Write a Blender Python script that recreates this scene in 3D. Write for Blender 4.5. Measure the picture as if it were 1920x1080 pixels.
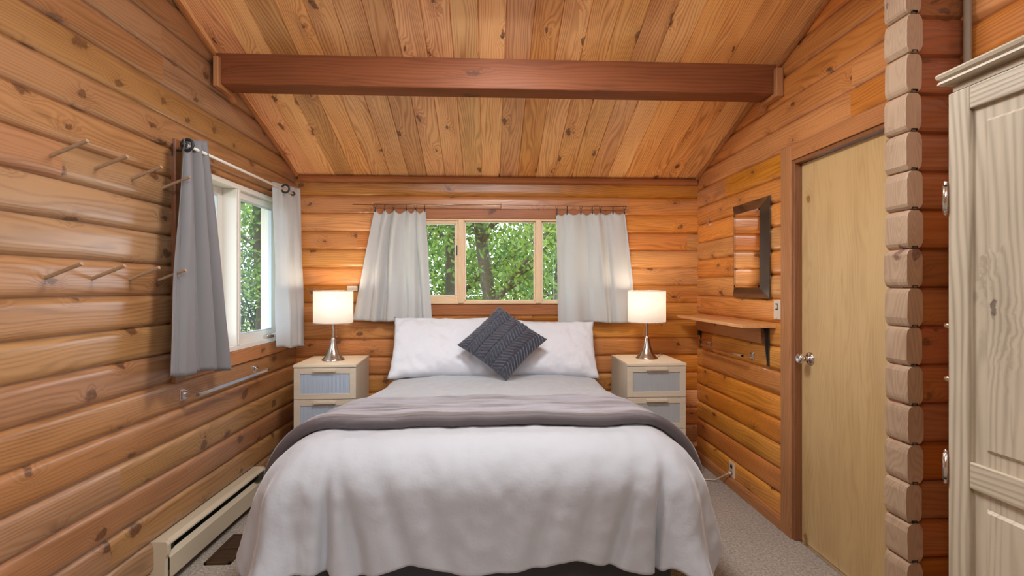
import bpy, math, random
import numpy as np
from mathutils import Vector, Matrix, noise
random.seed(11)
rng = np.random.default_rng(7)
for o in list(bpy.data.objects): bpy.data.objects.remove(o)
SC = bpy.context.scene
COL = SC.collection
PI = math.pi

# ---------------------------------------------------------------- camera
YAW = math.atan(45 / 960)
cd = bpy.data.cameras.new('camera'); cam = bpy.data.objects.new('camera', cd); COL.objects.link(cam)
cam.location = (0, 0, 1.38); cam.rotation_euler = (PI / 2, 0, -YAW)
cd.sensor_width = 36; cd.lens = 18; cd.shift_y = -3 / 1920; cd.clip_start = .02; cd.clip_end = 200
SC.camera = cam

# ---------------------------------------------------------------- sky, sun, added fill lights, exposure
SC.view_settings.view_transform = 'Standard'; SC.view_settings.look = 'None'
SC.view_settings.gamma = 1; SC.view_settings.use_curve_mapping = False
SC.view_settings.exposure = -0.10
W = bpy.data.worlds.new('sky'); SC.world = W; W.use_nodes = True
bg = W.node_tree.nodes['Background']; bg.inputs[0].default_value = (.80, .90, 1, 1); bg.inputs[1].default_value = 7.0
def light(name, typ, loc, rot, energy, color=(1, 1, 1), **k):
    l = bpy.data.lights.new(name, typ); l.energy = energy; l.color = color
    for a, b in k.items(): setattr(l, a, b)
    o = bpy.data.objects.new(name, l); COL.objects.link(o); o.location = loc; o.rotation_euler = rot
    return o
light('sun', 'SUN', (3, 8, 9), (math.radians(-32), math.radians(14), 0), 14.0, (1, .95, .85), angle=.02)
# added fill light under the rear roof slope, where no skylight is built
light('skylight_daylight', 'AREA', (0, -.30, 2.84), (math.radians(40), 0, 0), 40, (.84, .92, 1), shape='RECTANGLE', size=1.9, size_y=.7)
# added fill light by an invented, unseen opening in the right wall
light('side_window_daylight', 'AREA', (1.60, -1.05, 1.42), (math.radians(90), 0, math.radians(62)), 22, (.86, .93, 1), shape='RECTANGLE', size=1.5, size_y=1.2)
# added fill light under the roof in front of the ridge, above the frame
light('ceiling_lamp_light', 'AREA', (.1, 1.95, 2.745), (0, 0, 0), 50, (.96, .97, 1), shape='DISK', size=.55)

# ---------------------------------------------------------------- node helper
class NT:
    def __init__(s, name):
        s.m = bpy.data.materials.new(name); s.m.use_nodes = True; s.t = s.m.node_tree
        s.n = s.t.nodes; s.n.clear(); s.out = s.n.new('ShaderNodeOutputMaterial')
    def put(s, sock, v):
        if isinstance(v, bpy.types.NodeSocket): s.t.links.new(v, sock)
        elif v is not None:
            if isinstance(v, (tuple, list)) and len(v) == 3 and sock.type == 'RGBA': v = (*v, 1)
            sock.default_value = v
    def math(s, op, a, b=None, c=None, clamp=False):
        n = s.n.new('ShaderNodeMath'); n.operation = op; n.use_clamp = clamp
        s.put(n.inputs[0], a); s.put(n.inputs[1], b)
        if c is not None: s.put(n.inputs[2], c)
        return n.outputs[0]
    def comb(s, x, y, z=0.0):
        n = s.n.new('ShaderNodeCombineXYZ'); s.put(n.inputs[0], x); s.put(n.inputs[1], y); s.put(n.inputs[2], z); return n.outputs[0]
    def noise(s, vec, scale=1, detail=3, rough=.5, dist=0):
        n = s.n.new('ShaderNodeTexNoise'); s.put(n.inputs['Vector'], vec)
        n.inputs['Scale'].default_value = scale; n.inputs['Detail'].default_value = detail
        n.inputs['Roughness'].default_value = rough; n.inputs['Distortion'].default_value = dist
        return n.outputs[0]
    def white(s, v):
        n = s.n.new('ShaderNodeTexWhiteNoise'); n.noise_dimensions = '1D'; s.put(n.inputs['W'], v); return n.outputs
    def rng(s, v, a, b, c=0, d=1, smooth=False):
        n = s.n.new('ShaderNodeMapRange'); s.put(n.inputs[0], v)
        if smooth: n.interpolation_type = 'SMOOTHSTEP'
        for i, q in enumerate((a, b, c, d)): s.put(n.inputs[i + 1], q)
        return n.outputs[0]
    def mix(s, f, a, b, mode='MIX'):
        n = s.n.new('ShaderNodeMix'); n.data_type = 'RGBA'; n.blend_type = mode
        s.put(n.inputs[0], f); s.put(n.inputs[6], a); s.put(n.inputs[7], b); return n.outputs[2]
    def bump(s, h, st=.3, dist=.01):
        n = s.n.new('ShaderNodeBump'); n.inputs['Strength'].default_value = st; n.inputs['Distance'].default_value = dist
        s.put(n.inputs['Height'], h); return n.outputs[0]
    def coord(s):
        n = s.n.new('ShaderNodeTexCoord'); x = s.n.new('ShaderNodeSeparateXYZ'); s.t.links.new(n.outputs['Object'], x.inputs[0])
        return n.outputs['Object'], x.outputs[0], x.outputs[1], x.outputs[2]
    def bsdf(s, **k):
        n = s.n.new('ShaderNodeBsdfPrincipled')
        for a, b in k.items():
            s.put(n.inputs[a.replace('_', ' ')], b)
        return n.outputs[0]
    def done(s, sh): s.t.links.new(sh, s.out.inputs[0]); return s.m

def wood(name, along, across, light_c, dark_c, knot_c=(.10, .038, .016), pitch=None, phase=0, length=None, freq=70, amp=.05,
         rough=.34, coat=.25, knots=.42, var=.35, ring=.55, kscale=(4.4, 7.1), ksize=1.0, ww=.8, spec=.5, bumpy=.12, wash=0):
    t = NT(name); v, x, y, z = t.coord(); ax = {'X': x, 'Y': y, 'Z': z}
    a, c = ax[along], ax[across]; w = ax[[q for q in 'XYZ' if q not in (along, across)][0]]
    if pitch:
        idx = t.math('FLOOR', t.math('DIVIDE', t.math('SUBTRACT', c, phase), pitch))
    else:
        idx = t.math('MULTIPLY', 0.0, 1.0)
    r1 = t.white(t.math('ADD', idx, .37))[0]
    if length:
        j = t.math('FLOOR', t.math('ADD', t.math('DIVIDE', a, length), t.math('MULTIPLY', r1, 9)))
        idx = t.math('ADD', idx, t.math('MULTIPLY', j, 17.3)); r1 = t.white(t.math('ADD', idx, .37))[0]
    r2 = t.white(t.math('ADD', idx, 5.7))[0]; r3 = t.white(t.math('ADD', idx, 91.1))[0]
    off = t.math('MULTIPLY', r1, 61.0)
    aa = t.math('ADD', a, off); cc = t.math('ADD', t.math('ADD', c, t.math('MULTIPLY', w, ww)), t.math('MULTIPLY', r2, 3.0))
    n1 = t.noise(t.comb(t.math('MULTIPLY', aa, .9), t.math('MULTIPLY', cc, 5.5)), 1, 2, .5)
    vo = t.n.new('ShaderNodeTexVoronoi'); vo.voronoi_dimensions = '2D'; vo.feature = 'F1'
    wob = t.math('MULTIPLY', t.math('SUBTRACT', t.noise(v, 26, 3), .5), .30)
    t.put(vo.inputs['Vector'], t.comb(t.math('ADD', t.math('MULTIPLY', aa, kscale[0]), wob), t.math('ADD', t.math('MULTIPLY', cc, kscale[1]), wob)))
    vo.inputs['Scale'].default_value = 1
    d = vo.outputs['Distance']; sep = t.n.new('ShaderNodeSeparateColor'); t.t.links.new(vo.outputs['Color'], sep.inputs[0])
    en = t.math('GREATER_THAN', sep.outputs[0], 1 - knots)
    size = t.math('MULTIPLY', ksize, t.math('ADD', .04, t.math('MULTIPLY', sep.outputs[1], .07)))
    km = t.math('MULTIPLY', t.rng(t.math('DIVIDE', d, size), .75, 1.25, 1, 0, True), en)
    halo = t.math('MULTIPLY', t.rng(d, .05, .38, 1, 0, True), en)
    g = t.math('ADD', t.math('ADD', cc, t.math('MULTIPLY', n1, amp * 4)), t.math('MULTIPLY', halo, .035))
    s = t.math('SINE', t.math('MULTIPLY', g, freq * 2 * PI / 1.0))
    rg = t.math('POWER', t.rng(s, -1, 1, 0, 1), 1.6)
    fine = t.noise(t.comb(t.math('MULTIPLY', aa, 7), t.math('MULTIPLY', cc, 190)), 1, 3, .6)
    low = t.noise(t.comb(t.math('MULTIPLY', aa, 1.6), t.math('MULTIPLY', cc, 9)), 1, 3, .55)
    f = t.math('ADD', t.math('MULTIPLY', rg, ring * .75), t.math('MULTIPLY', t.math('SUBTRACT', fine, .4), .45))
    f = t.math('ADD', f, t.math('MULTIPLY', t.math('SUBTRACT', low, .5), 1.7))
    f = t.math('ADD', f, t.math('MULTIPLY', halo, .22), clamp=True)
    col = t.mix(f, light_c, dark_c)
    hsv = t.n.new('ShaderNodeHueSaturation'); t.put(hsv.inputs['Color'], col)
    t.put(hsv.inputs['Value'], t.rng(r3, 0, 1, 1 - var * .9, 1 + var * .9)); t.put(hsv.inputs['Hue'], t.rng(r2, 0, 1, .492, .506))
    t.put(hsv.inputs['Saturation'], t.rng(r1, 0, 1, 1.06, .92))
    kn2 = t.noise(v, 90, 2)
    col = t.mix(t.math('MULTIPLY', km, t.rng(kn2, .3, .7, .6, .95)), hsv.outputs[0], knot_c)
    # dark resin streaks
    st = t.noise(t.comb(t.math('MULTIPLY', aa, 3), t.math('MULTIPLY', cc, 34)), 1, 3, .6)
    col = t.mix(t.math('MULTIPLY', t.rng(st, .62, .78, 0, 1, True), .45), col, tuple(q * .45 for q in dark_c))
    h = t.math('ADD', t.math('MULTIPLY', rg, .5), t.math('ADD', t.math('MULTIPLY', fine, .8), t.math('MULTIPLY', km, -.8)))
    rr = t.math('ADD', rough, t.math('MULTIPLY', t.math('SUBTRACT', t.noise(v, 3, 3), .5), .16))
    sh = t.bsdf(Base_Color=col, Roughness=rr, Normal=t.bump(h, bumpy, .004), Coat_Weight=coat, Coat_Roughness=.22, Specular_IOR_Level=spec)
    return t.done(sh)

def plain(name, col, rough=.5, metal=0, bumpscale=0, bst=.1, var=0, **k):
    t = NT(name); v, x, y, z = t.coord(); c = (*col, 1); nn = None
    if var or bumpscale: nn = t.noise(v, bumpscale or 8, 4, .6)
    if var: c = t.mix(nn, tuple(q * (1 - var) for q in col), tuple(min(1, q * (1 + var)) for q in col))
    if bumpscale: k['Normal'] = t.bump(nn, bst, .004)
    return t.done(t.bsdf(Base_Color=c, Roughness=rough, Metallic=float(metal), **k))

def cloth(name, col, var=.06, scale=600, sheen=.25, transl=0, rough=.85, wr=14, wst=.35, weave=.12, sheen_tint=(1, 1, 1, 1)):
    t = NT(name); v, x, y, z = t.coord()
    n1 = t.noise(v, wr, 4, .55); n2 = t.noise(v, scale, 2, .5); n3 = t.noise(v, 3, 3)
    c = t.mix(n3, tuple(q * (1 - var) for q in col), tuple(min(1, q * (1 + var)) for q in col))
    nb = t.n.new('ShaderNodeBump'); nb.inputs['Strength'].default_value = weave; nb.inputs['Distance'].default_value = .001; t.put(nb.inputs['Height'], n2)
    nb2 = t.n.new('ShaderNodeBump'); nb2.inputs['Strength'].default_value = wst; nb2.inputs['Distance'].default_value = .012
    t.put(nb2.inputs['Height'], n1); t.put(nb2.inputs['Normal'], nb.outputs[0])
    b = t.bsdf(Base_Color=c, Roughness=rough, Normal=nb2.outputs[0], Sheen_Weight=sheen, Sheen_Roughness=.4, Sheen_Tint=sheen_tint)
    if transl:
        tr = t.n.new('ShaderNodeBsdfTranslucent'); t.put(tr.inputs[0], c); mx = t.n.new('ShaderNodeMixShader'); mx.inputs[0].default_value = transl
        t.t.links.new(b, mx.inputs[1]); t.t.links.new(tr.outputs[0], mx.inputs[2]); b = mx.outputs[0]
    return t.done(b)

def glass(name, tint=(1, 1, 1), refl=.10, rough=0.0):
    t = NT(name); tr = t.n.new('ShaderNodeBsdfTransparent'); tr.inputs[0].default_value = (*tint, 1)
    gl = t.n.new('ShaderNodeBsdfGlossy'); gl.inputs['Roughness'].default_value = rough
    lw = t.n.new('ShaderNodeLayerWeight'); lw.inputs[0].default_value = .5
    fr_ = t.math('ADD', .04, t.math('MULTIPLY', t.math('POWER', lw.outputs['Facing'], 5.0), .9))
    mx = t.n.new('ShaderNodeMixShader'); t.put(mx.inputs[0], fr_)
    t.t.links.new(tr.outputs[0], mx.inputs[1]); t.t.links.new(gl.outputs[0], mx.inputs[2]); return t.done(mx.outputs[0])

LOGL, LOGD = (.70, .285, .062), (.32, .102, .020)
BP, BPH = .1395, 2.085        # log course height and a joint height on each wall
LP, LPH = .1393, 2.177
RP, RPH = .1400, 2.008
FP, FPH = .1357, 2.324
CP, CPH = .141, -.19
M = {}
M['log_back'] = wood('log_back', 'X', 'Z', LOGL, LOGD, pitch=BP, phase=BPH, length=2.6, freq=60, var=.22)
M['log_left'] = wood('log_left', 'Y', 'Z', (.40, .20, .083), (.20, .086, .031), pitch=LP, phase=LPH, length=3.1, freq=60, rough=.36, coat=.45, var=.09, ksize=1.5, knots=.5)
M['log_right'] = wood('log_right', 'Y', 'Z', LOGL, LOGD, pitch=RP, phase=RPH, length=2.9, freq=60, var=.2)
M['log_fin'] = wood('log_fin', 'X', 'Z', (.30, .085, .016), (.16, .04, .006), pitch=FP, phase=FPH, freq=50, var=.25)
M['board'] = wood('ceiling_board', 'Y', 'X', (.98, .54, .20), (.52, .20, .052), pitch=CP, phase=CPH, freq=60, amp=.06, ring=.75, ww=0.0, rough=.42, coat=.1, knots=.34, kscale=(3.2, 7.1), var=.27)
M['beam'] = wood('beam_wood', 'X', 'Z', (.25, .058, .010), (.14, .030, .005), freq=45, rough=.5, knots=.3, kscale=(2, 7), var=.0, amp=.04, coat=0, spec=.2)
M['trim_x'] = wood('trim_wood_x', 'X', 'Z', (.44, .13, .026), (.27, .07, .013), freq=60, knots=.12, var=0, coat=.05, rough=.48, spec=.35)
M['trim_y'] = wood('trim_wood_y', 'Y', 'Z', (.50, .17, .038), (.31, .09, .018), freq=60, knots=.12, var=0, coat=.05, rough=.48, spec=.35)
M['trim_z'] = wood('trim_wood_z', 'Z', 'Y', (.46, .175, .05), (.30, .10, .025), freq=60, knots=.1, var=0, coat=.05, rough=.48, spec=.35)
M['jamb'] = wood('jamb_wood', 'Z', 'X', (.26, .08, .022), (.16, .045, .012), freq=60, knots=.05, var=0)
M['pine_z'] = wood('pine_z', 'Z', 'X', (.86, .60, .35), (.72, .43, .21), freq=90, knots=.1, var=0, rough=.4, coat=.1)
M['pine_x'] = wood('pine_x', 'X', 'Z', (.86, .60, .35), (.72, .43, .21), freq=90, knots=.1, var=0, rough=.4, coat=.1)
M['door'] = wood('door_ply', 'Z', 'Y', (.60, .37, .145), (.42, .225, .075), (.25, .12, .03), freq=40, amp=.12, knots=.03, var=0, rough=.4, coat=.2, ring=.35)
M['endgrain'] = wood('end_grain', 'Z', 'X', (.54, .37, .235), (.36, .22, .135), (.15, .07, .05), pitch=FP, phase=FPH, freq=25, amp=.5, rough=.6, coat=0, var=.25, knots=.3)
M['peg'] = wood('peg_wood', 'X', 'Z', (.40, .25, .14), (.29, .165, .085), freq=120, knots=0, var=0, rough=.5, coat=0)
M['shelf'] = wood('shelf_wood', 'Y', 'X', (.80, .36, .11), (.55, .20, .05), freq=60, knots=.2, var=0)
WL, WD, WK = (.52, .43, .305), (.29, .225, .155), (.09, .06, .045)
M['ward_z'] = wood('wardrobe_z', 'Z', 'Y', WL, WD, WK, freq=62, amp=.03, knots=.0, var=0, rough=.5, coat=.05, ring=.9)
M['ward_panel'] = wood('wardrobe_panel', 'Z', 'Y', WL, WD, WK, freq=38, amp=.06, knots=.35, kscale=(2.0, 5.0), var=0, rough=.5, coat=.05, ring=.65)
M['ward_y'] = wood('wardrobe_y', 'Y', 'Z', WL, WD, WK, freq=80, amp=.02, knots=.0, var=0, rough=.5, coat=.05, ring=.9)
M['ns_x'] = wood('stand_x', 'X', 'Z', (.64, .54, .41), (.54, .43, .31), freq=90, knots=0, var=0, rough=.45, coat=0, ring=.3)
M['ns_z'] = wood('stand_z', 'Z', 'Y', (.64, .54, .41), (.54, .43, .31), freq=90, knots=0, var=0, rough=.45, coat=0, ring=.3)
M['ns_top'] = wood('stand_top', 'X', 'Y', (.74, .62, .46), (.62, .49, .34), freq=70, knots=0, var=0, rough=.4, coat=.1, ring=.35)
M['white_frame'] = plain('white_frame', (.80, .76, .68), .35)
M['grey_frame'] = plain('grey_frame', (.55, .60, .66), .35)
M['chrome'] = plain('chrome', (.75, .75, .77), .12, 1)
M['nickel'] = plain('nickel', (.62, .58, .53), .22, 1)
M['black_iron'] = plain('black_iron', (.02, .022, .022), .4, bumpscale=60, bst=.2)
M['brass'] = plain('brass', (.62, .45, .28), .3, 1)
M['white_plastic'] = plain('white_plastic', (.62, .55, .45), .4)
M['ivory'] = plain('ivory', (.70, .58, .44), .45)
M['dark'] = plain('dark_slot', (.02, .015, .012), .6)
M['heater'] = plain('heater_enamel', (.56, .47, .33), .38, bumpscale=30, bst=.03)
M['heater_fin'] = plain('heater_fin', (.10, .13, .12), .35, 1)
M['vent'] = plain('vent_metal', (.10, .055, .03), .45, .6)
M['duvet'] = cloth('duvet_cotton', (.44, .46, .485), wr=22, wst=.20, scale=500, sheen=.6)
M['pillow'] = cloth('pillow_cotton', (.74, .76, .80), wr=9, wst=.35)
M['base'] = cloth('bed_base_fabric', (.045, .048, .055), sheen=.1)
M['mattress'] = cloth('mattress_fabric', (.7, .7, .68))
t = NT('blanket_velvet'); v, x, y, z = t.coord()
nap_shade = t.noise(t.comb(t.math('MULTIPLY', x, 2.2), t.math('MULTIPLY', y, 13), t.math('MULTIPLY', z, 6)), 1, 4, .6, .6)
nap_shade = t.math('ADD', nap_shade, t.rng(y, 2.24, 2.34, -.26, .06, True), clamp=True)  # front fold darkened in the colour, standing in for velvet shading
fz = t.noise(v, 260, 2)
M['blanket'] = t.done(t.bsdf(Base_Color=t.mix(t.rng(nap_shade, .28, .66, 0, 1, True), (.10, .082, .085, 1), (.36, .35, .40, 1)), Roughness=.6, Sheen_Weight=.7, Sheen_Roughness=.35,
    Normal=t.bump(t.math('ADD', t.math('MULTIPLY', nap_shade, 1.5), t.math('MULTIPLY', fz, .35)), .35, .006)))
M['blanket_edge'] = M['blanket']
M['cushion'] = cloth('cushion_fur', (.060, .062, .078), var=.5, wr=60, wst=.5, sheen=.6, rough=.5, scale=260, weave=.5, sheen_tint=(.8, .85, 1, 1))
M['curtain'] = cloth('curtain_satin', (.74, .75, .73), wr=6, wst=.15, sheen=.2, transl=.32, rough=.5)
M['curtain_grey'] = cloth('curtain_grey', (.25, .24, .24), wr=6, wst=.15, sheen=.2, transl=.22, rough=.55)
M['curtain_pale'] = cloth('curtain_pale', (.72, .77, .80), wr=5, wst=.1, sheen=.1, transl=.38, rough=.5)
M['mirror'] = plain('mirror_glass', (.85, .85, .83), .01, 1)
M['mirror_frame'] = plain('mirror_frame', (.035, .026, .018), .2, Coat_Weight=1.0, Coat_Roughness=.08, Coat_IOR=1.9)
M['glass'] = glass('window_glass')
M['cord'] = plain('cord_cream', (.62, .5, .36), .5)
M['roof'] = plain('soffit', (.16, .12, .09), .8, var=.2, bumpscale=12)
M['bark'] = plain('bark', (.10, .085, .065), .9, bumpscale=25, bst=.8, var=.5)
M['conduit'] = plain('conduit', (.27, .22, .16), .5)
M['plug_dark'] = plain('knot_hole', (.1, .07, .05), .6)
# frosted fluted drawer glass, its blue a painted window reflection
t = NT('fluted_glass'); v, x, y, z = t.coord()
s_ = t.math('SINE', t.math('MULTIPLY', x, 2 * PI / .0085))
M['flute'] = t.done(t.bsdf(Base_Color=t.mix(t.rng(s_, -1, 1, 0, .35), (.46, .55, .66, 1), (.34, .42, .52, 1)), Roughness=.28, Normal=t.bump(s_, .35, .002), Coat_Weight=.4, Coat_Roughness=.1))
t = NT('fluted_glass_grey'); v, x, y, z = t.coord()
M['flute_grey'] = t.done(t.bsdf(Base_Color=(.40, .43, .44, 1), Roughness=.3, Normal=t.bump(t.math('SINE', t.math('MULTIPLY', x, 2 * PI / .0085)), .2, .002), Coat_Weight=.4, Coat_Roughness=.1))
# carpet
t = NT('carpet'); v, x, y, z = t.coord()
n1 = t.noise(v, 75, 3, .7); n2 = t.noise(v, 190, 2, .6); n3 = t.noise(v, 2.2, 2)
c = t.mix(t.rng(n1, .36, .64), (.24, .165, .105, 1), (.80, .66, .50, 1)); c = t.mix(t.rng(n2, .35, .65, 0, .55), c, (.82, .69, .55, 1)); c = t.mix(t.rng(n3, .3, .7, 0, .25), c, (.36, .29, .24, 1))
M['carpet'] = t.done(t.bsdf(Base_Color=c, Roughness=1.0, Normal=t.bump(t.math('ADD', n1, n2), 1.0, .02), Sheen_Weight=.3))
# lamp shade: gives off warm light
t = NT('lamp_shade'); v, x, y, z = t.coord()
b = t.bsdf(Base_Color=(.9, .86, .8, 1), Roughness=.9, Emission_Color=(1, .86, .72, 1), Emission_Strength=.55)
tr = t.n.new('ShaderNodeBsdfTranslucent'); tr.inputs[0].default_value = (.95, .88, .78, 1); mx = t.n.new('ShaderNodeMixShader'); mx.inputs[0].default_value = .35
t.t.links.new(b, mx.inputs[1]); t.t.links.new(tr.outputs[0], mx.inputs[2]); M['shade'] = t.done(mx.outputs[0])
t = NT('bulb'); M['bulb'] = t.done(t.bsdf(Base_Color=(1, 1, 1, 1), Emission_Color=(1, .8, .55, 1), Emission_Strength=9.0))
t = NT('opal_lamp'); M['opal'] = t.done(t.bsdf(Base_Color=(1, 1, 1, 1), Emission_Color=(1, .9, .75, 1), Emission_Strength=2.0))
def leafmat(name, c1, c2, c3):
    t = NT(name); g = t.n.new('ShaderNodeNewGeometry'); r = g.outputs['Random Per Island']
    c = t.mix(r, c1, c2); v, x, y, z = t.coord(); c = t.mix(t.rng(t.noise(v, 1.1, 2), .4, .65, 0, .7), c, c3)
    d = t.n.new('ShaderNodeBsdfPrincipled'); t.put(d.inputs['Base Color'], c); d.inputs['Roughness'].default_value = .5
    tr = t.n.new('ShaderNodeBsdfTranslucent'); t.put(tr.inputs[0], c); mx = t.n.new('ShaderNodeMixShader'); mx.inputs[0].default_value = .5
    t.t.links.new(d.outputs[0], mx.inputs[1]); t.t.links.new(tr.outputs[0], mx.inputs[2]); return t.done(mx.outputs[0])
M['leaf'] = leafmat('leaf_bright', (.05, .13, .02), (.34, .46, .11), (.06, .16, .05))
M['leaf_dark'] = leafmat('leaf_dark', (.03, .08, .02), (.12, .22, .05), (.025, .07, .03))
M['ground'] = plain('forest_ground', (.10, .13, .04), .95, bumpscale=20, bst=.6, var=.5)

# ---------------------------------------------------------------- mesh builder
class MB:
    def __init__(s): s.v = []; s.f = []; s.k = {}
    def vert(s, p): s.v.append(tuple(p)); return len(s.v) - 1
    def key(s, k, p):
        if k not in s.k: s.k[k] = s.vert(p)
        return s.k[k]
    def quad(s, *ps): s.f.append([s.vert(p) for p in ps])
    def box(s, x0, x1, y0, y1, z0, z1):
        b = len(s.v); s.v += [(x, y, z) for x in (x0, x1) for y in (y0, y1) for z in (z0, z1)]
        s.f += [[b + i for i in q] for q in ((0, 1, 3, 2), (4, 6, 7, 5), (0, 4, 5, 1), (2, 3, 7, 6), (0, 2, 6, 4), (1, 5, 7, 3))]; return s
    def hexa(s, p8):   # 4 bottom points then 4 top points, same order
        b = len(s.v); s.v += [tuple(p) for p in p8]
        s.f += [[b + i for i in q] for q in ((0, 3, 2, 1), (4, 5, 6, 7), (0, 1, 5, 4), (1, 2, 6, 5), (2, 3, 7, 6), (3, 0, 4, 7))]; return s
    def prism(s, poly, ax, a0, a1):   # poly in the other two axes, extruded on ax
        n = len(poly); b = len(s.v)
        for a in (a0, a1):
            for p in poly:
                q = list(p); q.insert('XYZ'.index(ax), a); s.v.append(tuple(q))
        for i in range(n): j = (i + 1) % n; s.f.append([b + i, b + j, b + n + j, b + n + i])
        s.f.append([b + i for i in range(n)][::-1]); s.f.append([b + n + i for i in range(n)]); return s
    def tube(s, pts, rad, seg=10, caps=True):
        pts = [Vector(p) for p in pts]; n = len(pts)
        if not isinstance(rad, (list, tuple)): rad = [rad] * n
        up = None; rings = []
        for i, p in enumerate(pts):
            d = (pts[min(i + 1, n - 1)] - pts[max(i - 1, 0)]).normalized()
            if up is None: up = Vector((0, 0, 1)) if abs(d.z) < .9 else Vector((1, 0, 0))
            a = d.cross(up).normalized(); b2 = a.cross(d).normalized(); up = b2
            rings.append([s.vert(p + (a * math.cos(2 * PI * k / seg) + b2 * math.sin(2 * PI * k / seg)) * rad[i]) for k in range(seg)])
        for r0, r1 in zip(rings, rings[1:]):
            for k in range(seg): j = (k + 1) % seg; s.f.append([r0[k], r0[j], r1[j], r1[k]])
        if caps: s.f.append(rings[0][::-1]); s.f.append(rings[-1])
        return s
    def lathe(s, prof, c=(0, 0, 0), seg=32, sx=1, sy=1):
        rings = [[s.vert((c[0] + r * sx * math.cos(2 * PI * k / seg), c[1] + r * sy * math.sin(2 * PI * k / seg), c[2] + z)) for k in range(seg)] for r, z in prof]
        for r0, r1 in zip(rings, rings[1:]):
            for k in range(seg): j = (k + 1) % seg; s.f.append([r0[k], r0[j], r1[j], r1[k]])
        return s
    def torus(s, c, R, r, ax='Y', seg=20, sub=8):
        rings = []
        for i in range(seg):
            a = 2 * PI * i / seg; ring = []
            for k in range(sub):
                b = 2 * PI * k / sub; q = R + r * math.cos(b); l = [q * math.cos(a), q * math.sin(a)]
                l.insert('XYZ'.index(ax), r * math.sin(b)); ring.append(s.vert((c[0] + l[0], c[1] + l[1], c[2] + l[2])))
            rings.append(ring)
        for i in range(seg):
            r0, r1 = rings[i], rings[(i + 1) % seg]
            for k in range(sub): j = (k + 1) % sub; s.f.append([r0[k], r0[j], r1[j], r1[k]])
        return s
    def grid(s, nu, nv, fn):
        ids = [[s.vert(fn(i / nu, j / nv)) for j in range(nv + 1)] for i in range(nu + 1)]
        for i in range(nu):
            for j in range(nv): s.f.append([ids[i][j], ids[i + 1][j], ids[i + 1][j + 1], ids[i][j + 1]])
        return ids
    def build(s, name, mat, parent=None, smooth=False, bevel=0, seg=2, solid=0, subd=0, fix=True):
        me = bpy.data.meshes.new(name); me.from_pydata(s.v, [], s.f); me.materials.append(M[mat] if isinstance(mat, str) else mat)
        if fix:
            import bmesh
            bm = bmesh.new(); bm.from_mesh(me); bmesh.ops.recalc_face_normals(bm, faces=bm.faces); bm.to_mesh(me); bm.free()
        o = bpy.data.objects.new(name, me); COL.objects.link(o)
        if smooth or bevel:
            for p in me.polygons: p.use_smooth = smooth
        if solid: m = o.modifiers.new('solid', 'SOLIDIFY'); m.thickness = solid; m.offset = -1
        if bevel: m = o.modifiers.new('bevel', 'BEVEL'); m.width = bevel; m.segments = seg; m.limit_method = 'ANGLE'; m.angle_limit = math.radians(40)
        if subd: m = o.modifiers.new('sub', 'SUBSURF'); m.levels = subd; m.render_levels = subd
        if parent is not None:
            o.parent = parent
            if parent.type == 'EMPTY': o.matrix_parent_inverse = Matrix.Translation(-parent.location)
        return o
def tag(o, label=None, cat=None, group=None, kind=None):
    for k, v in (('label', label), ('category', cat), ('group', group), ('kind', kind)):
        if v: o[k] = v
    return o
def thing(name, loc, label, cat, group=None):
    o = bpy.data.objects.new(name, None); COL.objects.link(o); o.location = loc; o.empty_display_size = .1
    return tag(o, label, cat, group)
def kids(o): return [c for c in bpy.data.objects if c.parent == o]
def dup(o, par=None):
    c = o.copy(); COL.objects.link(c)
    if par is not None: c.parent = par
    for k in kids(o): dup(k, c)
    return c
# the left wall stands very slightly off square: everything on it turns about the back corner
LC = Vector((-1.474, 4.02, 0)); LA = -.0187
def turn(o):
    L = Vector(o.location); R = Matrix.Rotation(LA, 3, 'Z'); o.location = LC + R @ (L - LC); o.rotation_euler = (0, 0, LA); return o
def struct(o): o['kind'] = 'structure'; return o

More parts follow.
